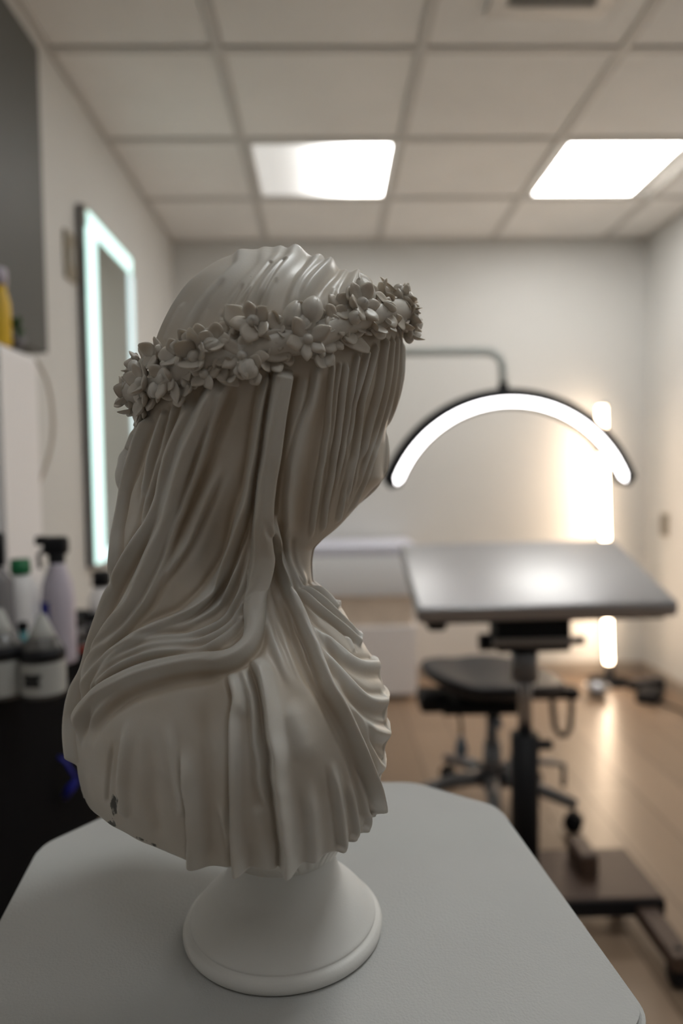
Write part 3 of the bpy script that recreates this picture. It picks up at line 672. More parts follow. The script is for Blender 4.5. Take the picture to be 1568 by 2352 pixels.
def flower(p, n, rad_, npet=5, spin=0., cup=.35, center='ball', tip=.3, wid=.42, csize=.24, tilt=(0, 0), curl=.35):
    n = Vector(n).normalized(); n = (n+Vector((tilt[0], 0, tilt[1]))).normalized()
    Fm = frame_at(p, n, spin); vt, fc = [], []
    for k in range(npet):
        a_ = 2*pi*k/npet+rng.uniform(-.12, .12); L = rad_*rng.uniform(.88, 1.12)
        v0, f0 = petal_grid(L, L*wid*rng.uniform(.9, 1.1), cup*rng.uniform(.5, 2.3), curl*rng.uniform(.3, 1.4), tip*rng.uniform(.6, 1.4), thick=rad_*.34)
        Rm = Matrix.Rotation(a_, 4, 'Z') @ Matrix.Translation((rad_*.06, 0, (k % 2)*rad_*.08)) @ Matrix.Rotation(rng.uniform(-.25, .1), 4, 'Y') @ Matrix.Rotation(rng.uniform(-.25, .25), 4, 'X')
        o_ = len(vt); vt += [tuple(Fm @ (Rm @ Vector(q))) for q in v0]; fc += [tuple(i+o_ for i in f_) for f_ in f0]
    root = stone_mesh('flower', vt, fc, wr)
    if center:
        bm = bmesh.new(); bmesh.ops.create_uvsphere(bm, u_segments=20, v_segments=14, radius=1)
        for v_ in bm.verts:
            q = v_.co.copy(); k = 1.
            if center == 'seed': k = 1+.10*sin(9*math.atan2(q.y, q.x))*sin(8*q.z)
            q = Vector((q.x, q.y, q.z*1.15))*rad_*csize*k; q.z += rad_*.16; v_.co = Vector(W(*(Fm @ q)))
        bm.transform(binv); obj('flower_center', bm, M['stone'], root, True)
    return root
def leaf(p, n, L, wd, spin, cup=.1, curl=.3, th_=5):
    Fm = frame_at(p, n, spin); v0, f0 = petal_grid(L, wd, cup, curl, .7, n=7, m_=12, thick=th_)
    return stone_mesh('leaf', [tuple(Fm @ Vector((q[0]-L/2, q[1], q[2]))) for q in v0], f0, wr)
def bud(p, n, rx, ry, rz, spin, name='bud'):
    Fm = frame_at(p, n, spin); bm = bmesh.new(); bmesh.ops.create_uvsphere(bm, u_segments=28, v_segments=18, radius=1)
    for v_ in bm.verts:
        q = v_.co; g = 1-.12*math.exp(-(q.y/.14)**2)*(q.z > 0); k = 1-.25*max(0, q.x)
        v_.co = Vector(W(*(Fm @ Vector((q.x*rx, q.y*ry*k, q.z*rz*g)))))
    bm.transform(binv); obj(name, bm, M['stone'], wr, True)
for px, py in [(290,905),(300,870),(312,930),(325,860),(338,905),(348,838),(365,910),(380,850),(405,840),(415,900),(435,880),(440,800),(470,790),(500,840),(520,780),(530,850),(560,780),(590,800),(610,760),(625,830),(650,750),(655,810),(680,740),(730,810),(735,750),(755,780),(770,715),(790,760),(820,750),(840,690),(845,740),(870,690),(880,740),(900,690),(915,740),(925,700),(935,760),(900,720),(480,830),(340,950),(318,930)]:
    p, n = surf(px+rng.uniform(-6, 6), py+rng.uniform(-6, 6), 6); flower(p, n, rng.uniform(26, 36), 5, rng.uniform(0, 2), rng.uniform(.3, .8), [None, 'ball', None][rng.randint(3)], .3, .48, .3)
# (px, py, radius, petals, spin, cup, centre, tip, width, centre size)
FL = [(463, 824, 44, 6, .3, .75, 'ball', .2, .5, .34, 18), (557, 822, 50, 5, .35, .25, 'ball', .75, .36, .20, 20), (582, 752, 44, 5, .9, .5, 'seed', .3, .42, .30, 24),
      (697, 786, 50, 6, .2, .3, 'ball', .5, .36, .24, 20), (808, 714, 50, 6, .5, .35, 'seed', .3, .38, .30, 22), (395, 872, 40, 6, .2, .6, 'ball', .2, .42, .26, 16),
      (352, 884, 40, 6, .8, .5, 'ball', .2, .42, .26, 22), (322, 878, 36, 5, .1, .5, 'ball', .2, .46, .28, 22), (300, 905, 34, 6, .6, .5, None, .2, .44, .28, 12),
      (345, 925, 34, 5, .4, .35, 'ball', .3, .42, .24, 16), (505, 792, 36, 5, .2, .55, None, .2, .46, .2, 20), (418, 822, 34, 5, .9, .8, None, .3, .5, .2, 14),
      (640, 772, 40, 5, .7, .35, None, .4, .42, .2, 14), (908, 712, 46, 5, .4, .4, 'ball', .3, .5, .22, 22), (935, 722, 44, 5, 1.1, .5, 'ball', .3, .46, .3, 24),
      (947, 745, 30, 5, .3, .5, 'ball', .2, .5, .34, 20), (870, 722, 40, 5, .5, .3, None, .4, .42, .2, 16), (940, 680, 34, 5, .1, .6, 'ball', .2, .5, .34, 22),
      (762, 742, 38, 5, .5, .3, None, .4, .42, .2, 12), (480, 862, 34, 5, .1, .3, 'ball', .7, .4, .3, 14), (575, 855, 34, 3, 2.6, .6, 'ball', .3, .5, .45, 22), (375, 822, 36, 5, .4, .8, None, .2, .5, .2, 16), (335, 845, 34, 5, .4, .8, None, .2, .5, .2, 20)]
for px, py, r_, npt, sp, cu, ce, tp, wi, cz_, off in FL:
    p, n = surf(px, py, off); flower(p, n, r_*.95, npt, sp, cu, ce, tp, wi, cz_)
for px, py, L, wd, sp, off in [(797, 783, 104, 19, -1.25, 9), (623, 785, 56, 19, -1.9, 22), (618, 741, 52, 12, -1.5, 20), (668, 735, 60, 18, .5, 16), (545, 735, 60, 24, -.7, 14), (620, 815, 66, 18, -1.45, 18), (524, 862, 60, 22, 2.4, 12),
                               (885, 665, 66, 24, -1.1, 22), (897, 745, 60, 22, -1.5, 20), (520, 825, 46, 20, 1.3, 24), (820, 668, 48, 20, -.2, 26), (790, 690, 40, 14, .5, 26), (855, 700, 44, 14, -1.2, 26), (855, 768, 50, 16, -1.5, 14), (330, 948, 56, 26, 3.1, 10), (305, 935, 50, 22, 2.2, 10), (420, 905, 44, 12, 3.0, 22), (372, 898, 34, 12, 3.2, 24), (440, 855, 44, 18, 2.8, 18), (300, 848, 40, 18, .4, 26)]:
    p, n = surf(px, py, off); leaf(p, n, L, wd, sp)
for px, py, a_, b_, c_, sp, off in [(705, 722, 28, 23, 23, .3, 24), (668, 730, 30, 19, 18, .4, 18), (690, 752, 20, 18, 15, .3, 20), (569, 849, 20, 15, 15, .3, 32), (938, 650, 14, 13, 13, .3, 24), (930, 668, 20, 15, 15, .2, 20), (824, 682, 30, 22, 16, -.2, 22), (957, 718, 18, 15, 15, 0, 22), (495, 800, 18, 15, 14, 1.2, 28), (791, 740, 17, 14, 13, .6, 34), (345, 850, 14, 14, 12, 0, 34), (288, 893, 15, 14, 13, 0, 18), (293, 868, 14, 15, 13, 0, 20), (310, 895, 16, 15, 14, 0, 26), (868, 718, 20, 11, 10, -1.3, 32), (935, 770, 20, 14, 13, .1, 16), (330, 912, 18, 16, 13, 0, 22), (378, 900, 16, 12, 11, 0, 26)]:
    p, n = surf(px, py, off); bud(p, n, a_, b_, c_, sp)
# stem the flowers are bound to, and the far half of the wreath
ring_px = [(300, 900), (350, 885), (400, 860), (463, 828), (560, 808), (640, 790), (700, 782), (800, 742), (870, 722), (925, 715)]
rp_ = [surf(px, py, 6)[0] for px, py in ring_px]
vis_pts = [np.array(q) for q in rp_]
def headmirror(p):
    a_ = R(27); n = np.array([-sin(a_), cos(a_)]); D = p[:2]-np.array([-110, 0]); D2 = D-2*(D@n)*n; return np.array([D2[0]-110, D2[1], p[2]])
cz0 = vis_pts[0]; c1 = vis_pts[-1]
cen = np.array([(cz0[0]+c1[0])/2, 0, (cz0[2]+c1[2])/2])
slope = (c1[2]-cz0[2])/(c1[0]-cz0[0]); far_pts = []
for k in range(1, 13):
    a_ = pi-pi*k/13; ru = (c1[0]-cz0[0])/2+5; p = np.array([cen[0]+ru*cos(a_), 252*sin(a_), 0]); p[2] = cen[2]+slope*(p[0]-cen[0])+35*sin(a_)*.3
    _, kk, _ = kd3.find(p); i = sub[kk]; far_pts.append((BP[i]+BN[i]*6, BN[i]))
loop = [np.array(q) for q in vis_pts]+[q[0] for q in far_pts[::-1]]; lc = catmull(loop+[loop[0]], 12)
bm = tm([W(*q) for q in lc], 26*S, 14); bm.transform(binv); obj('wreath_stem', bm, M['stone'], wr, True)
for k, (p, n) in enumerate(far_pts):
    flower(p+n*14+np.array([0, 0, rng.uniform(-22, 22)]), n, rng.uniform(36, 48), 5+(k % 2), rng.uniform(0, 2), rng.uniform(.3, .6), ['ball', 'seed', 'ball'][k % 3], .4, .42, .26)
    leaf(p+n*12+np.array([0, 0, 34*(-1)**k]), n, 60, 20, rng.uniform(-1.8, -1.2))

# ------------------------------------------------------------------ pedestal
ped = empty('pedestal', (O[0]-100*S, .44, 0)); tag(ped, 'white chamfered-square pedestal with painted top carrying the bust', 'pedestal')
def tp(px, py): q = atZ(px, py, TZ); return (q[0]-ped.location.x, q[1]-ped.location.y)
A_, A2, B1, B2, D2_ = tp(88, 1940), tp(258, 1862), tp(950, 1793), tp(1148, 1850), tp(1512, 2352)
AL = tp(0, 2104)
def ext(a_, b_, y): t = (y-a_[1])/(b_[1]-a_[1]); return (a_[0]+(b_[0]-a_[0])*t, y)
dA = Vector(A2)-Vector(A_); 
A2e = (A_[0]+dA.x*2.0, A_[1]+dA.y*2.0)
poly = [A_, A2e, B1, B2, ext(B2, D2_, -.10), (B1[0]+.01, -.175), (A2e[0]+.03, -.20), ext(A_, AL, -.12)]
pr = rounded(poly, .012)
bm = bmesh.new(); prism(bm, pr, TZ-.035, TZ, .003); obj('top_slab', bm, M['table'], ped)
sc = lambda k: rounded([(x*k, y*k) for x, y in poly], .01)
bm = bmesh.new(); prism(bm, sc(.86), .09, TZ-.035); obj('column', bm, M['table'], ped)
bm = bmesh.new(); prism(bm, sc(.97), 0, .09, .006); obj('plinth', bm, M['table'], ped)

# ------------------------------------------------------------------ mirror on the left wall
a0 = atX(203, 490, XL+.03); a1 = atX(312, 592, XL+.03); z0 = atX(236, 1298, XL+.03)[2]; z1 = (a0[2]+a1[2])/2
y0, y1 = atX(206, 900, XL+.03)[1], atX(311, 800, XL+.03)[1]
mi = empty('wall_mirror', (XL, (y0+y1)/2, (z0+z1)/2)); tag(mi, 'tall rectangular wall mirror with glowing cool white border strips', 'mirror')
hy, hz = (y1-y0)/2, (z1-z0)/2
obj('backing', bxm((.002, -hy, -hz), (.026, hy, hz), .004), M['greyp'], mi)
obj('glass', bxm((.026, -hy+.002, -hz+.002), (.030, hy-.002, hz-.002)), M['mirror'], mi)
def strip(name, lo, hi, m_): obj(name, bxm((.0302, *lo), (.033, *hi), .001), m_, mi)
bw = .062
strip('light_strip', (-hy+.012, -hz+.012), (-hy+.012+bw*1.5, hz-.07), M['mled'])
strip('light_strip', (-hy+.03, hz-.012-bw), (hy-.03, hz-.012), M['mled'])
strip('light_strip', (hy-.012-bw*1.15, -hz+.012), (hy-.012, hz-.08), M['frost'])
strip('light_strip', (-hy+.11, -hz+.012), (hy-.09, -hz+.012+bw*.7), M['frost'])
# small switch plate left of the mirror
q = atX(157, 590, XL); s = empty('switch_plate', (XL, q[1], q[2])); tag(s, 'small grey-beige plate on the wall left of the mirror', 'switch')
obj('plate', bxm((.001, -.045, -.075), (.010, .045, .075), .002), M['outlet'], s); obj('rocker', bxm((.010, -.014, -.03), (.014, .014, .03), .001), M['label'], s)
# outlet on the right wall
q = atX(1527, 1205, XR); s = empty('wall_outlet', (XR, q[1], q[2])); tag(s, 'dark outlet plate low on the right wall', 'outlet')
obj('plate', bxm((-.008, -.04, -.06), (-.001, .04, .06), .002), M['outlet'], s)
for dz in (-.027, .027): obj('socket', bxm((-.011, -.02, dz-.017), (-.008, .02, dz+.017), .001), M['greyp'], s)

# ------------------------------------------------------------------ tube lamp in the corner
tb = atY(1398, 1530, 3.62); tt = atY(1381, 926, 3.62)
tl = empty('tube_lamp', (tb[0], 3.62, 0)); tag(tl, 'slender floor-standing light tube glowing warm white by the back wall', 'lamp')
k = Vector((tt[0]-tb[0], 0, tt[2]))
lat = tt[0]-tb[0]
obj('light_tube', tm([(0, 0, tb[2]+.02), (lat, 0, tt[2]-.02)], .021, 16), M['tube'], tl, True)
bm = bmesh.new(); pv = None
for k in range(10):
    a_ = R(-48+k*12); c_ = [bm.verts.new((x0_+r_*cos(a_), r_*sin(a_), z_)) for r_ in (.0225, .026) for x0_, z_ in ((0, .02), (lat, tt[2]))]
    if pv: [bm.faces.new(q_) for q_ in ((pv[0], c_[0], c_[1], pv[1]), (pv[2], pv[3], c_[3], c_[2]), (pv[0], pv[2], c_[2], c_[0]), (pv[1], c_[1], c_[3], pv[3]))]
    else: bm.faces.new((c_[0], c_[1], c_[3], c_[2]))
    pv = c_
bm.faces.new((pv[0], pv[2], pv[3], pv[1])); obj('back_channel', bm, M['black'], tl)
obj('base', lm([(0, .0), (.11, .0), (.11, .012), (.02, .02), (.018, tb[2])], 32), M['black'], tl, True)

# ------------------------------------------------------------------ half-moon lamp
YM = 1.8; c = atY(1172, 1204, YM); e0 = atY(905, 1098, YM); ap = atY(1172, 925, YM)
rad_m = (ap[2]-c[2]); px2m = YM/F
hm = empty('half_moon_lamp', (atY(700, 1200, YM)[0], YM, 0)); tag(hm, 'black half-moon lamp with glowing white arc on a grey bent arm', 'lamp')
L_ = lambda x, z, y=0: (x-hm.location.x, y, z)
def arcpts(r_, a0_, a1_, n=48, y=0, rz=1.0): return [L_(c[0]+r_*sin(a_), c[2]+r_*rz*cos(a_), y) for a_ in np.linspace(a0_, a1_, n)]
def arcband(r0, r1, y0_, y1_, a0_, a1_, n=56, capr=True):
    bm = bmesh.new(); rows_ = []
    for a_ in np.linspace(a0_, a1_, n):
        e = min(1, max(.0, min(a_-a0_, a1_-a_)/.06)) if capr else 1; e = math.sqrt(1-(1-e)**2)*.96+.04 if capr else 1
        m0 = (r0+r1)/2; h0 = (r1-r0)/2*e; ring = []
        for k in range(12):
            t = 2*pi*k/12; rr_ = m0+h0*math.copysign(abs(cos(t))**.6, cos(t)); yy = (y0_+y1_)/2+(y1_-y0_)/2*math.copysign(abs(sin(t))**.6, sin(t))
            ring.append(bm.verts.new(L_(c[0]+rr_*sin(a_), c[2]+rr_*cos(a_), yy)))
        rows_.append(ring)
    for i in range(n-1):
        for k in range(12): bm.faces.new((rows_[i][k], rows_[i][(k+1) % 12], rows_[i+1][(k+1) % 12], rows_[i+1][k]))
    bm.faces.new(rows_[0][::-1]); bm.faces.new(rows_[-1]); return bm
A0 = R(70)
obj('housing', arcband(rad_m*.955, rad_m*1.125, -.008, .035, -A0-.05, A0+.05), M['black'], hm, True)
obj('light_strip', arcband(rad_m*.975, rad_m*1.038, -.014, -.004, -A0, A0), M['moon'], hm, True)
j_ = atY(1167, 893, YM); el = atY(1158, 815, YM); st = atY(900, 806, YM)
b0 = (hm.location.x, st[2])
pts = [L_(b0[0], b0[1], .02), L_(el[0]-.045, st[2], .02)]+[L_(el[0]-.045+.045*sin(t), st[2]-.045+.045*cos(t), .02) for t in np.linspace(.15, pi/2, 7)]+[L_(el[0]+.002, j_[2]-.01, .02)]
obj('arm', tm(pts, .0115, 14), M['pipe'], hm, True)
obj('swivel_joint', lm([(0, -.035), (.03, -.035), (.026, -.015), (.014, 0), (.013, .02), (0, .02)], 20, L_(el[0]+.002, j_[2]-.002, .02)), M['black'], hm, True)
obj('pole', tm([(0, .02, .02), (0, .02, b0[1]+.012)], .013, 14), M['pipe'], hm, True)
obj('base', lm([(0, 0), (.16, 0), (.16, .012), (.03, .022), (.013, .03)], 40, (0, .02, 0)), M['black'], hm, True)

# ------------------------------------------------------------------ tattoo arm rest
nl, nr_, fl, fr_ = atY(950, 1402, 1.62), atY(1538, 1380, 1.62), atY(925, 1246, 2.0), atY(1428, 1240, 2.0)
cn = (nl+nr_+fl+fr_)/4
ar = empty('arm_rest', (cn[0], cn[1], 0)); tag(ar, 'tilted black padded arm rest on a chrome and black post, its vinyl gleaming', 'arm rest')
xa = Vector(((nr_-nl)+(fr_-fl))).normalized(); ya = Vector(((fl-nl)+(fr_-nr_))); ya = (ya-xa*ya.dot(xa)).normalized(); za = xa.cross(ya)
wx = .5*((nr_-nl)@np.array(xa)+(fr_-fl)@np.array(xa)); ly = .5*((fl-nl)@np.array(ya)+(fr_-nr_)@np.array(ya))
Mp = Matrix((xa, ya, za)).transposed().to_4x4(); Mp.translation = Vector(cn)-Vector((cn[0], cn[1], 0))
obj('padded_top', bxm((-wx/2, -ly/2, -.042), (wx/2, ly/2, 0), .009, Mp), M['vinyl'], ar, True)
obj('backing_board', bxm((-wx/2+.02, -ly/2+.02, -.056), (wx/2-.02, ly/2-.02, -.042), .002, Mp), M['black'], ar)
bm = bmesh.new()
for x0_ in (-wx/2+.03, ): box(bm, (x0_, -ly/2+.03, -.085), (x0_+.05, -ly/2+.09, -.05), .012, Mp)
obj('corner_bracket', bm, M['black'], ar, True)
px_ = atY(1205, 1480, 1.74); rel = lambda x, y, z: (x-cn[0], y-cn[1], z)
obj('tilt_head', bxm(rel(px_[0]-.085, 1.69, px_[2]-.01), rel(px_[0]+.105, 1.78, px_[2]+.075), .01), M['black'], ar, True)
obj('cross_bar', bxm(rel(px_[0]-.10, 1.675, px_[2]+.012), rel(px_[0]+.12, 1.688, px_[2]+.032), .003), M['chrome'], ar)
obj('clamp_knob', tm([rel(px_[0]-.12, 1.73, px_[2]+.01), rel(px_[0]-.085, 1.73, px_[2]+.01)], .022, 16), M['black'], ar, True)
obj('clamp_knob', tm([rel(px_[0]+.105, 1.73, px_[2]+.01), rel(px_[0]+.15, 1.73, px_[2]+.01)], .012, 16), M['black'], ar, True)
zl = atY(1212, 1685, 1.74)[2]
obj('inner_post', tm([rel(px_[0], 1.74, zl-.05), rel(px_[0], 1.74, px_[2]+.04)], .018, 20), M['chrome'], ar, True)
obj('inner_post_sleeve', tm([rel(px_[0], 1.745, zl+.14), rel(px_[0], 1.745, px_[2]+.0)], .034, 20), M['steel'], ar, True)
obj('outer_post', tm([rel(px_[0], 1.74, .06), rel(px_[0], 1.74, zl)], .036, 20), M['black'], ar, True)
obj('height_knob', tm([rel(px_[0]+.03, 1.74, zl-.03), rel(px_[0]+.07, 1.74, zl-.03)], .013, 12), M['black'], ar, True)
# low base: brown board on black rails with castors
g0 = atZ(1285, 1985, .10); g1 = atZ(1480, 2062, .10); g2 = atZ(1235, 1958, .10)
obj('base_board', bxm(rel(px_[0]-.12, 1.58, .085), rel(.80, 1.80, .105), .004), M['brown'], ar)
obj('base_rim', bxm(rel(px_[0]-.12, 1.573, .062), rel(.80, 1.585, .10), .002), M['black'], ar)
obj('upright_stop', bxm(rel(.625, 1.66, .10), rel(.675, 1.76, .165), .01), M['brown'], ar)
obj('base_leg', bxm(rel(.73, 1.40, .05), rel(.78, 1.60, .085), .004), M['brown'], ar)
obj('base_leg', bxm(rel(px_[0]-.12, 1.40, .05), rel(px_[0]-.07, 1.60, .085), .004), M['brown'], ar)
for x_, y_ in ((.755, 1.43), (px_[0]-.095, 1.43), (.755, 1.76), (px_[0]-.095, 1.76)):
    obj('caster', tm([rel(x_-.014, y_, .026), rel(x_+.014, y_, .026)], .026, 16), M['black'], ar, True)
    obj('caster_stem', tm([rel(x_, y_, .03), rel(x_, y_, .086)], .009, 8), M['black'], ar, True)

# ------------------------------------------------------------------ saddle stool
YS = 2.22; sx = atY(1130, 1700, YS)[0]; szt = atY(1150, 1540, YS)[2]
so = empty('saddle_stool', (sx, YS, 0)); tag(so, 'black saddle stool on a grey star base behind the arm rest', 'stool')
def saddle():
    bm = bmesh.new(); bmesh.ops.create_uvsphere(bm, u_segments=40, v_segments=20, radius=1)
    for v_ in bm.verts:
        q = v_.co; x = q.x*.235; y = q.y*.20; zt = .038*math.copysign(abs(q.z)**.7, q.z)
        lift_ = .10*max(0, -q.x-.35)**1.2+.035*q.y*q.y
        v_.co = (x, y, szt-.045+zt+lift_)
    return bm
obj('seat', saddle(), M['seat'], so, True)
obj('seat_plate', bxm((-.18, -.10, szt-.115), (.10, .10, szt-.085), .006), M['black'], so)
obj('lever_box', bxm((-.245, -.06, szt-.12), (-.15, .06, szt-.065), .01), M['black'], so, True)
obj('tilt_lever', tm([(-.12, -.03, szt-.10), (-.12, -.08, szt-.15), (-.12, -.085, szt-.18)], .006, 8), M['black'], so, True)
obj('lever_grip', lm([(0, -.04), (.016, -.036), (.021, -.015), (.012, .01), (.006, .03), (0, .032)], 16, (-.12, -.085, szt-.21)), M['skinblue'], so, True)
obj('lever_grip', lm([(0, -.02), (.012, -.016), (.014, .0), (.006, .022), (0, .024)], 16, (.008, -.05, szt-.155)), M['skinblue'], so, True)
pts = [(.20+.0, .0, szt-.07), (.20, -.01, szt-.14), (.205, -.015, szt-.19), (.22, -.02, szt-.215), (.24, -.02, szt-.215), (.256, -.015, szt-.19), (.262, -.01, szt-.13), (.262, 0, szt-.07)]
obj('handle_loop', tm(pts, .0095, 10), M['black'], so, True)
obj('seat_rail', bxm((.08, -.03, szt-.095), (.285, .03, szt-.060), .008), M['black'], so, True)
obj('gas_column', tm([(0, 0, .10), (0, 0, szt-.10)], [.024, .017], 16), M['steel'], so, True)
obj('column_shroud', tm([(0, 0, .09), (0, 0, .24)], [.036, .028], 16), M['steel'], so, True)
for k in range(5):
    a_ = R(186+72*k); ex_, ey_ = cos(a_), sin(a_)
    lg = obj('star_leg', tm([(ex_*.03, ey_*.03, .125), (ex_*.14, ey_*.14, .115), (ex_*.27, ey_*.27, .085)], [.028, .022, .017], 12), M['steel'], so, True)
    cst = bmesh.new(); cx_, cy_ = ex_*.26, ey_*.26; tube(cst, [(cx_-.018*ey_, cy_+.018*ex_, .029), (cx_+.018*ey_, cy_-.018*ex_, .029)], .029, 14); tube(cst, [(cx_, cy_, .03), (cx_, cy_, .085)], .007, 8)
    obj('caster', cst, M['black'], so, True)
# fold-out foot bar at the stool's right
obj('foot_bar', tm([(.06, .02, .17), (.20, .0, .165), (.235, -.01, .16), (.235, -.01, .09)], .010, 10), M['steel'], so, True)

# ------------------------------------------------------------------ bed against the back wall
zt_ = atY(830, 1252, 3.38)[2]; za_, zb_, zc_ = atY(830, 1278, 3.38)[2], atY(830, 1372, 3.38)[2], atY(830, 1440, 3.38)[2]
xr_ = atY(958, 1500, 3.38)[0]
be = empty('treatment_bed', ((XL+.1+xr_)/2, 3.56, 0)); tag(be, 'pale grey treatment bed on a white base along the back wall', 'bed')
bx0, bx1 = -(xr_-XL-.1)/2, (xr_-XL-.1)/2
obj('mattress_top', bxm((bx0, -.18, za_), (bx1, .20, zt_), .012), M['bedtop'], be, True)
obj('mattress', bxm((bx0, -.18, zb_), (bx1, .20, za_), .012), M['bedlight'], be, True)
obj('wooden_band', bxm((bx0+.02, -.165, zc_), (bx1-.02, .19, zb_)), M['bedwood'], be)
obj('base_panel', bxm((bx0, -.175, .03), (bx1, .19, zc_), .005), M['bedwhite'], be)
obj('recessed_foot', bxm((bx0+.04, -.13, 0), (bx1-.04, .17, .03)), M['base'], be)
# black oddments on the floor at the right wall
def tray(p, sx_, sy_, h_, rz, name, label):
    t = empty(name, (p[0], p[1], 0), rz); tag(t, label, name.split('_')[-1]); return t
p = atZ(1490, 1566, .03); t = tray(p, 0, 0, 0, .3, 'power_strip', 'black power strip on the floor in the back right corner')
obj('body', bxm((-.12, -.03, 0), (.12, .03, .042), .008), M['black'], t, True)
for k in range(4): obj('socket', bxm((-.095+k*.05, -.018, .042), (-.06+k*.05, .018, .0455), .001), M['greyp'], t)
p = atZ(1560, 1592, .03); t = tray((min(p[0], 1.60), p[1]), 0, 0, 0, .9, 'power_adapter', 'black power adapter on the floor against the right wall')
obj('body', bxm((-.09, -.05, 0), (.09, .05, .05), .01), M['black'], t, True)
pc = [Vector((1.60, 2.95, .008)), Vector((1.66, 3.1, .008)), Vector((1.62, 3.25, .008)), Vector((1.64, 3.36, .008))]
tag(obj('floor_cable', tm([Vector(q) for q in catmull(pc, .03)], .006, 8), M['black'], None, True), 'thin black cable on the floor along the right wall', 'cable')
# clear floor clutter under the pad, on the floor by the stool: small glossy bowl
p = atZ(1325, 1545, .04); t = empty('steel_bowl', (p[0], min(p[1], 3.4), 0)); tag(t, 'small shiny bowl on the floor left of the light tube', 'bowl')
obj('shell', lm([(0, .002), (.03, 0), (.05, .02), (.06, .055), (.057, .055), (.047, .022), (.03, .006), (0, .006)], 28), M['chrome'], t, True)

# ------------------------------------------------------------------ left side : cabinet, cart, bottles
xc = XL+.07; ye = atX(101, 500, xc)[1]; zt2 = atX(100, 128, xc)[2]; zb2 = atX(108, 812, xc)[2]
wc = empty('wall_cabinet', (XL+.001, ye-.6, zb2)); tag(wc, 'grey wall cabinet hanging at the upper left', 'cabinet')
obj('carcass', bxm((0, -.6, 0), (.05, .6, zt2-zb2), .002), M['cab'], wc)
for k in range(2): 
    d_ = obj('door', bxm((.051, -.6+.602*k, .002), (.069, -.004+.602*k, zt2-zb2-.002), .002), M['cab'], wc)
    obj('handle', tm([(.076, -.06+.12*k-.0, .06), (.076, -.06+.12*k, .18)], .005, 10), M['chrome'], d_, True)
CT = .80; CR = -.49
ca = empty('supply_cart', (-.655, 1.15, 0)); tag(ca, 'black supply cart crowded with bottles beside the pedestal', 'cart')
obj('body', bxm((-.155, -.17, .04), (.165, .17, CT-.02), .004), M['cart'], ca)
obj('top', bxm((-.16, -.175, CT-.02), (.17, .175, CT), .004), M['cart'], ca)
for k in range(3): 
    d_ = obj('drawer', bxm((-.145, -.178, .08+k*.235), (.155, -.171, .30+k*.235), .003), M['cart'], ca); obj('handle', bxm((-.05, -.188, .25+k*.235), (.06, -.178, .262+k*.235), .002), M['greyp'], d_)
for x_, y_ in ((-.12, -.14), (.13, -.14), (-.12, .14), (.13, .14)): obj('caster', tm([(x_-.01, y_, .021), (x_+.01, y_, .021)], .021, 14), M['black'], ca, True)
c2 = empty('wall_shelf_unit', (XL+.001, 1.53, .36)); tag(c2, 'second black drawer unit fixed to the wall behind the supply cart', 'drawer unit')
obj('body', bxm((0, -.19, 0), (.30, .19, CT-.38), .004), M['cart'], c2)
obj('top', bxm((0, -.195, CT-.38), (.31, .195, CT-.36), .004), M['cart'], c2)
for k in range(2): obj('drawer', bxm((.301, -.18, .02+k*.2), (.308, .18, .2+k*.2), .003), M['cart'], c2)
# white box with rounded edge
xw = CR-.035
wb = empty('white_steriliser', (-.735, 1.46, CT)); tag(wb, 'tall white rounded steriliser box at the left edge, bottles in front', 'steriliser')
zw = atY(40, 785, 1.40)[2]-CT; xw_ = atY(86, 900, 1.54)[0]+.735
def rb():
    poly_ = rounded([(-.08, 0), (xw_, 0), (xw_, zw), (-.08, zw)], .03, 6); bm = bmesh.new(); a_ = [bm.verts.new((x, -.09, z)) for x, z in poly_]; f_ = bm.faces.new(a_)
    ex = bmesh.ops.extrude_face_region(bm, geom=[f_]); [setattr(v_.co, 'y', .08) for v_ in ex['geom'] if isinstance(v_, bmesh.types.BMVert)]; return bm
obj('housing', rb(), M['whitep'], wb)
obj('door', bxm((-.07, -.098, .04), (xw_-.015, -.090, zw-.05), .004), M['whitep'], wb, True)
obj('handle', bxm((-.02, -.112, .2), (0, -.098, .34), .003), M['label'], wb)
# cord hanging beside it
cp = [atY(x, y, 1.62) for x, y in ((84, 828), (108, 875), (121, 950), (118, 1020), (98, 1090), (74, 1150), (66, 1210), (66, 1300))]
cp.append(np.array([cp[-1][0], 1.62, CT+.005]))
tag(obj('hanging_cord', tm([Vector(q) for q in catmull([tuple(q) for q in cp], .02)], .0035, 8), mat('beige_cord', (.45, .38, .30), .5), None, True), 'beige cord looping down beside the white steriliser', 'cord')

def vessel(name, px, ytop, ybot, Y, prof, m_, label, zbase=CT, extra=None, cat='bottle', group=None):
    """prof: list of (radius fraction of height..., z fraction); height from the photo"""
    q = atY(px, ybot, Y); h = atY(px, ytop, Y)[2]-zbase; t = empty(name, (q[0], Y, zbase)); tag(t, label, cat, group)
    obj('body', lm([(r_, z*h) for r_, z in prof], 28), m_, t, True)
    if extra: extra(t, h)
    return t
gB = 'bottles on the black furniture'
def ex_pump(t, h):
    obj('pump', lm([(0, h), (.008, h), (.008, h+.02), (.016, h+.02), (.018, h+.05), (0, h+.052)], 16), M['black'], t, True)
    obj('spout', tm([(0, 0, h+.045), (.03, -.01, h+.047), (.04, -.013, h+.038)], .005, 8), M['black'], t, True)
def ex_cap(m_, r_=.02, ch=.03, off=0.):
    def f(t, h): obj('cap', lm([(0, h), (r_, h), (r_, h+ch*.8), (r_*.85, h+ch), (0, h+ch)], 20), m_, t, True)
    return f
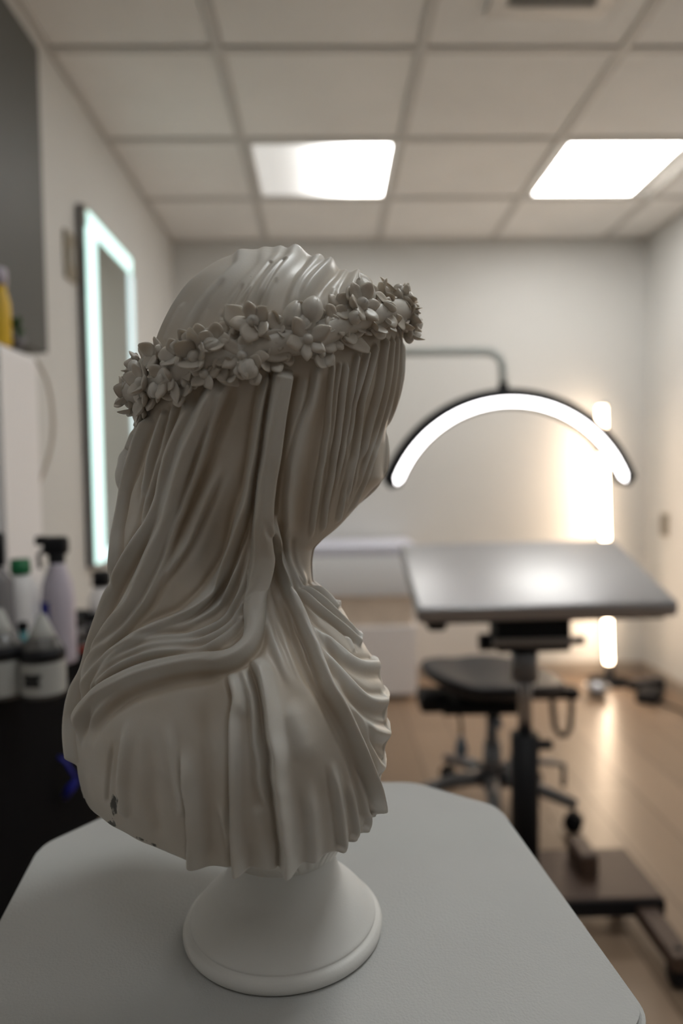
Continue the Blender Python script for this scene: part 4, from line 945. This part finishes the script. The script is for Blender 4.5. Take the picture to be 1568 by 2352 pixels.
def ex_label(m_, r_, a_, b_, cap=None, text=True):
    def f(t, h):
        bm = bmesh.new(); n = 28; rr0 = [[bm.verts.new((r_*cos(2*pi*k/n), r_*sin(2*pi*k/n), z)) for k in range(n)] for z in (a_*h, b_*h)]
        for k in range(n): bm.faces.new((rr0[0][k], rr0[0][(k+1) % n], rr0[1][(k+1) % n], rr0[1][k]))
        lb = obj('label', bm, m_, t, True)
        if text:
            for i_, (zf, wdt) in enumerate(((.62, .9), (.50, .7), (.36, .8))):
                bm = bmesh.new(); zz_ = (a_+(b_-a_)*zf)*h; rr_ = r_+.0004; pv = None
                for k in range(9):
                    an = -pi/2-.15+wdt*(k/8-.5); c_ = [bm.verts.new((rr_*cos(an), rr_*sin(an), zz_+s_*.0035)) for s_ in (-1, 1)]
                    if pv: bm.faces.new((pv[0], c_[0], c_[1], pv[1]))
                    pv = c_
                obj('print_line', bm, M['crease'], lb)
        if cap: cap(t, h)
    return f
cyl = lambda r_: [(0, 0), (r_*.95, 0), (r_, .02), (r_, .72), (r_*.9, .80), (r_*.5, .88), (r_*.42, .92), (r_*.42, 1), (0, 1)]
vessel('pump_bottle', -12, 1300, 1470, 1.14, [(0, 0), (.031, 0), (.032, .03), (.032, .85), (.02, .95), (.01, 1), (0, 1)], M['greyp'], 'dark grey pump bottle with black head at the left edge', extra=lambda t, h: obj('pump', lm([(0, h), (.02, h), (.021, h+.05), (.018, h+.055), (0, h+.056)], 20), M['black'], t, True), group=gB)
def ex_nozzle(t, h):
    obj('cap', lm([(0, h), (.016, h), (.017, h+.006), (.016, h+.026), (0, h+.027)], 16), M['green'], t, True)
vessel('squeeze_bottle', 52, 1318, 1450, 1.20, [(0, 0), (.026, 0), (.027, .02), (.027, .78), (.022, .92), (.012, 1), (0, 1)], M['whitep'], 'white squeeze bottle with green cap', extra=ex_nozzle, group=gB)
def ex_spray(t, h):
    bm = bmesh.new(); box(bm, (-.022, -.013, h+.012), (.020, .013, h+.045), .008); box(bm, (-.035, -.009, h+.030), (-.018, .009, h+.046), .003); obj('spray_head', bm, M['black'], t, True)
    obj('collar', lm([(0, h-.002), (.014, h-.002), (.014, h+.013), (0, h+.013)], 16), M['black'], t, True)
    obj('trigger', tm([(-.016, 0, h+.03), (-.032, 0, h+.012), (-.030, 0, h-.012)], .004, 8), M['greyp'], t, True)
    bm = bmesh.new(); n = 10; pv = None
    for k in range(n+1):
        a_ = R(185+k*7.5); c_ = [bm.verts.new((.0292*cos(a_), .0292*sin(a_), z)) for z in (h*.22, h*.62)]
        if pv: bm.faces.new((pv[0], c_[0], c_[1], pv[1]))
        pv = c_
    obj('label', bm, M['blue'], t, True)
vessel('spray_bottle', 136, 1290, 1450, 1.22, [(0, 0), (.028, 0), (.029, .02), (.029, .62), (.026, .78), (.015, .95), (.013, 1), (0, 1)], M['lilac'], 'pale lilac spray bottle with black trigger head and blue label', extra=ex_spray, group=gB)
def ex_ink(t, h, r_):
    ex_label(M['label'], r_+.0005, .05, .44)(t, h)
    obj('shoulder_band', lm([(r_*.9, h*.455), (r_+.0008, h*.46), (r_+.0008, h*.53), (r_*.93, h*.60), (r_*.8, h*.60)], 28), M['black'], t, True)
    obj('nozzle', lm([(0, h*.66), (.0225, h*.68), (.015, h*.82), (.006, h*1.005), (0, h*1.01)], 20), M['label'], t, True)
vessel('ink_bottle', 100, 1412, 1560, 1.03, [(0, 0), (.031, 0), (.032, .02), (.032, .52), (.028, .62), (.022, .70), (.013, .82), (.005, 1), (0, 1)], M['clear'], 'dark ink bottle with white printed label, nearest the spray bottle', extra=lambda t, h: ex_ink(t, h, .032), group=gB)
vessel('ink_bottle', 3, 1400, 1560, 1.03, [(0, 0), (.034, 0), (.035, .02), (.035, .52), (.030, .62), (.022, .70), (.013, .82), (.005, 1), (0, 1)], M['clear'], 'dark ink bottle with white label at the left picture edge', extra=lambda t, h: ex_ink(t, h, .035), group=gB)
vessel('dropper_bottle', 56, 1446, 1540, 1.09, [(0, 0), (.014, 0), (.014, .5), (.008, .7), (.006, 1), (0, 1)], M['teal'], 'small teal dropper bottle between the two ink bottles', extra=ex_cap(M['black'], .008, .012), group=gB)
vessel('lotion_bottle', 238, 1345, 1480, 1.62, [(0, 0), (.030, 0), (.031, .03), (.031, .72), (.022, .88), (.014, 1), (0, 1)], M['whitep'], 'white bottle with black cap half hidden behind the veil', extra=ex_cap(M['black'], .022, .035), group=gB)
vessel('small_bottle', 214, 1428, 1480, 1.50, [(0, 0), (.018, 0), (.018, .8), (.01, 1), (0, 1)], M['greyp'], 'small grey bottle with black cap next to the veil', extra=ex_cap(M['black'], .015, .02), group=gB)
vessel('red_label_bottle', 186, 1500, 1560, 1.36, [(0, 0), (.022, 0), (.022, .75), (.012, .9), (.011, 1), (0, 1)], M['clear'], 'dark bottle with a red label beside the veil hem', extra=ex_label(M['red'], .0225, .08, .7, ex_cap(M['black'], .013, .022), False), group=gB)
vessel('cap_bottle', 178, 1440, 1540, 1.40, [(0, 0), (.017, 0), (.017, .8), (.010, 1), (0, 1)], M['greyp'], 'slim grey bottle with black cap behind the red-labelled one', extra=ex_cap(M['black'], .013, .02), group=gB)
# on top of the white box
zx = CT+zw
vessel('yellow_bottle', 4, 655, 775, 1.45, [(0, 0), (.019, 0), (.020, .04), (.019, .7), (.012, .95), (.011, 1), (0, 1)], M['yellow'], 'yellow bottle with lilac-white cap on top of the white steriliser', zbase=zx, extra=ex_cap(M['lilac'], .015, .035))
pt = atY(40, 750, 1.47); t = empty('small_plant', (pt[0], 1.47, zx)); tag(t, 'small green potted sprig beside the yellow bottle', 'plant')
obj('pot', lm([(0, 0), (.012, 0), (.016, .022), (.014, .022), (0, .018)], 18), M['greyp'], t, True)
for k in range(7):
    a_ = k*.9; bm = bmesh.new(); vt, fc = petal_grid(.026, .008, .3, .2, .7, thick=.001); vs = [bm.verts.new(Matrix.Translation((0, 0, .022+.004*k)) @ (Matrix.Rotation(a_, 4, 'Z') @ (Matrix.Rotation(-.7, 4, 'Y') @ Vector(v_)))) for v_ in vt]
    for f_ in fc: bm.faces.new([vs[i] for i in f_])
    obj('leaf', bm, M['leafg'], t, True)
obj('stem', tm([(0, 0, .018), (0, 0, .052)], .0015, 6), M['leafg'], t, True)
# blue handled tool under the wall unit
q = atY(152, 1800, 1.22); t = empty('blue_clip', (q[0], 1.22, q[2]-.03)); tag(t, 'blue plastic clip hanging at the black cart side below the bottles', 'clip')
obj('body', tm([(-.004, 0, .005), (.006, 0, .02), (.018, 0, .035)], [.006, .008, .005], 12), M['blue'], t, True)
obj('hook', tm([(.02, 0, .035), (.0, 0, .07), (-.024, .005, .085)], .003, 8), M['blue'], t, True)
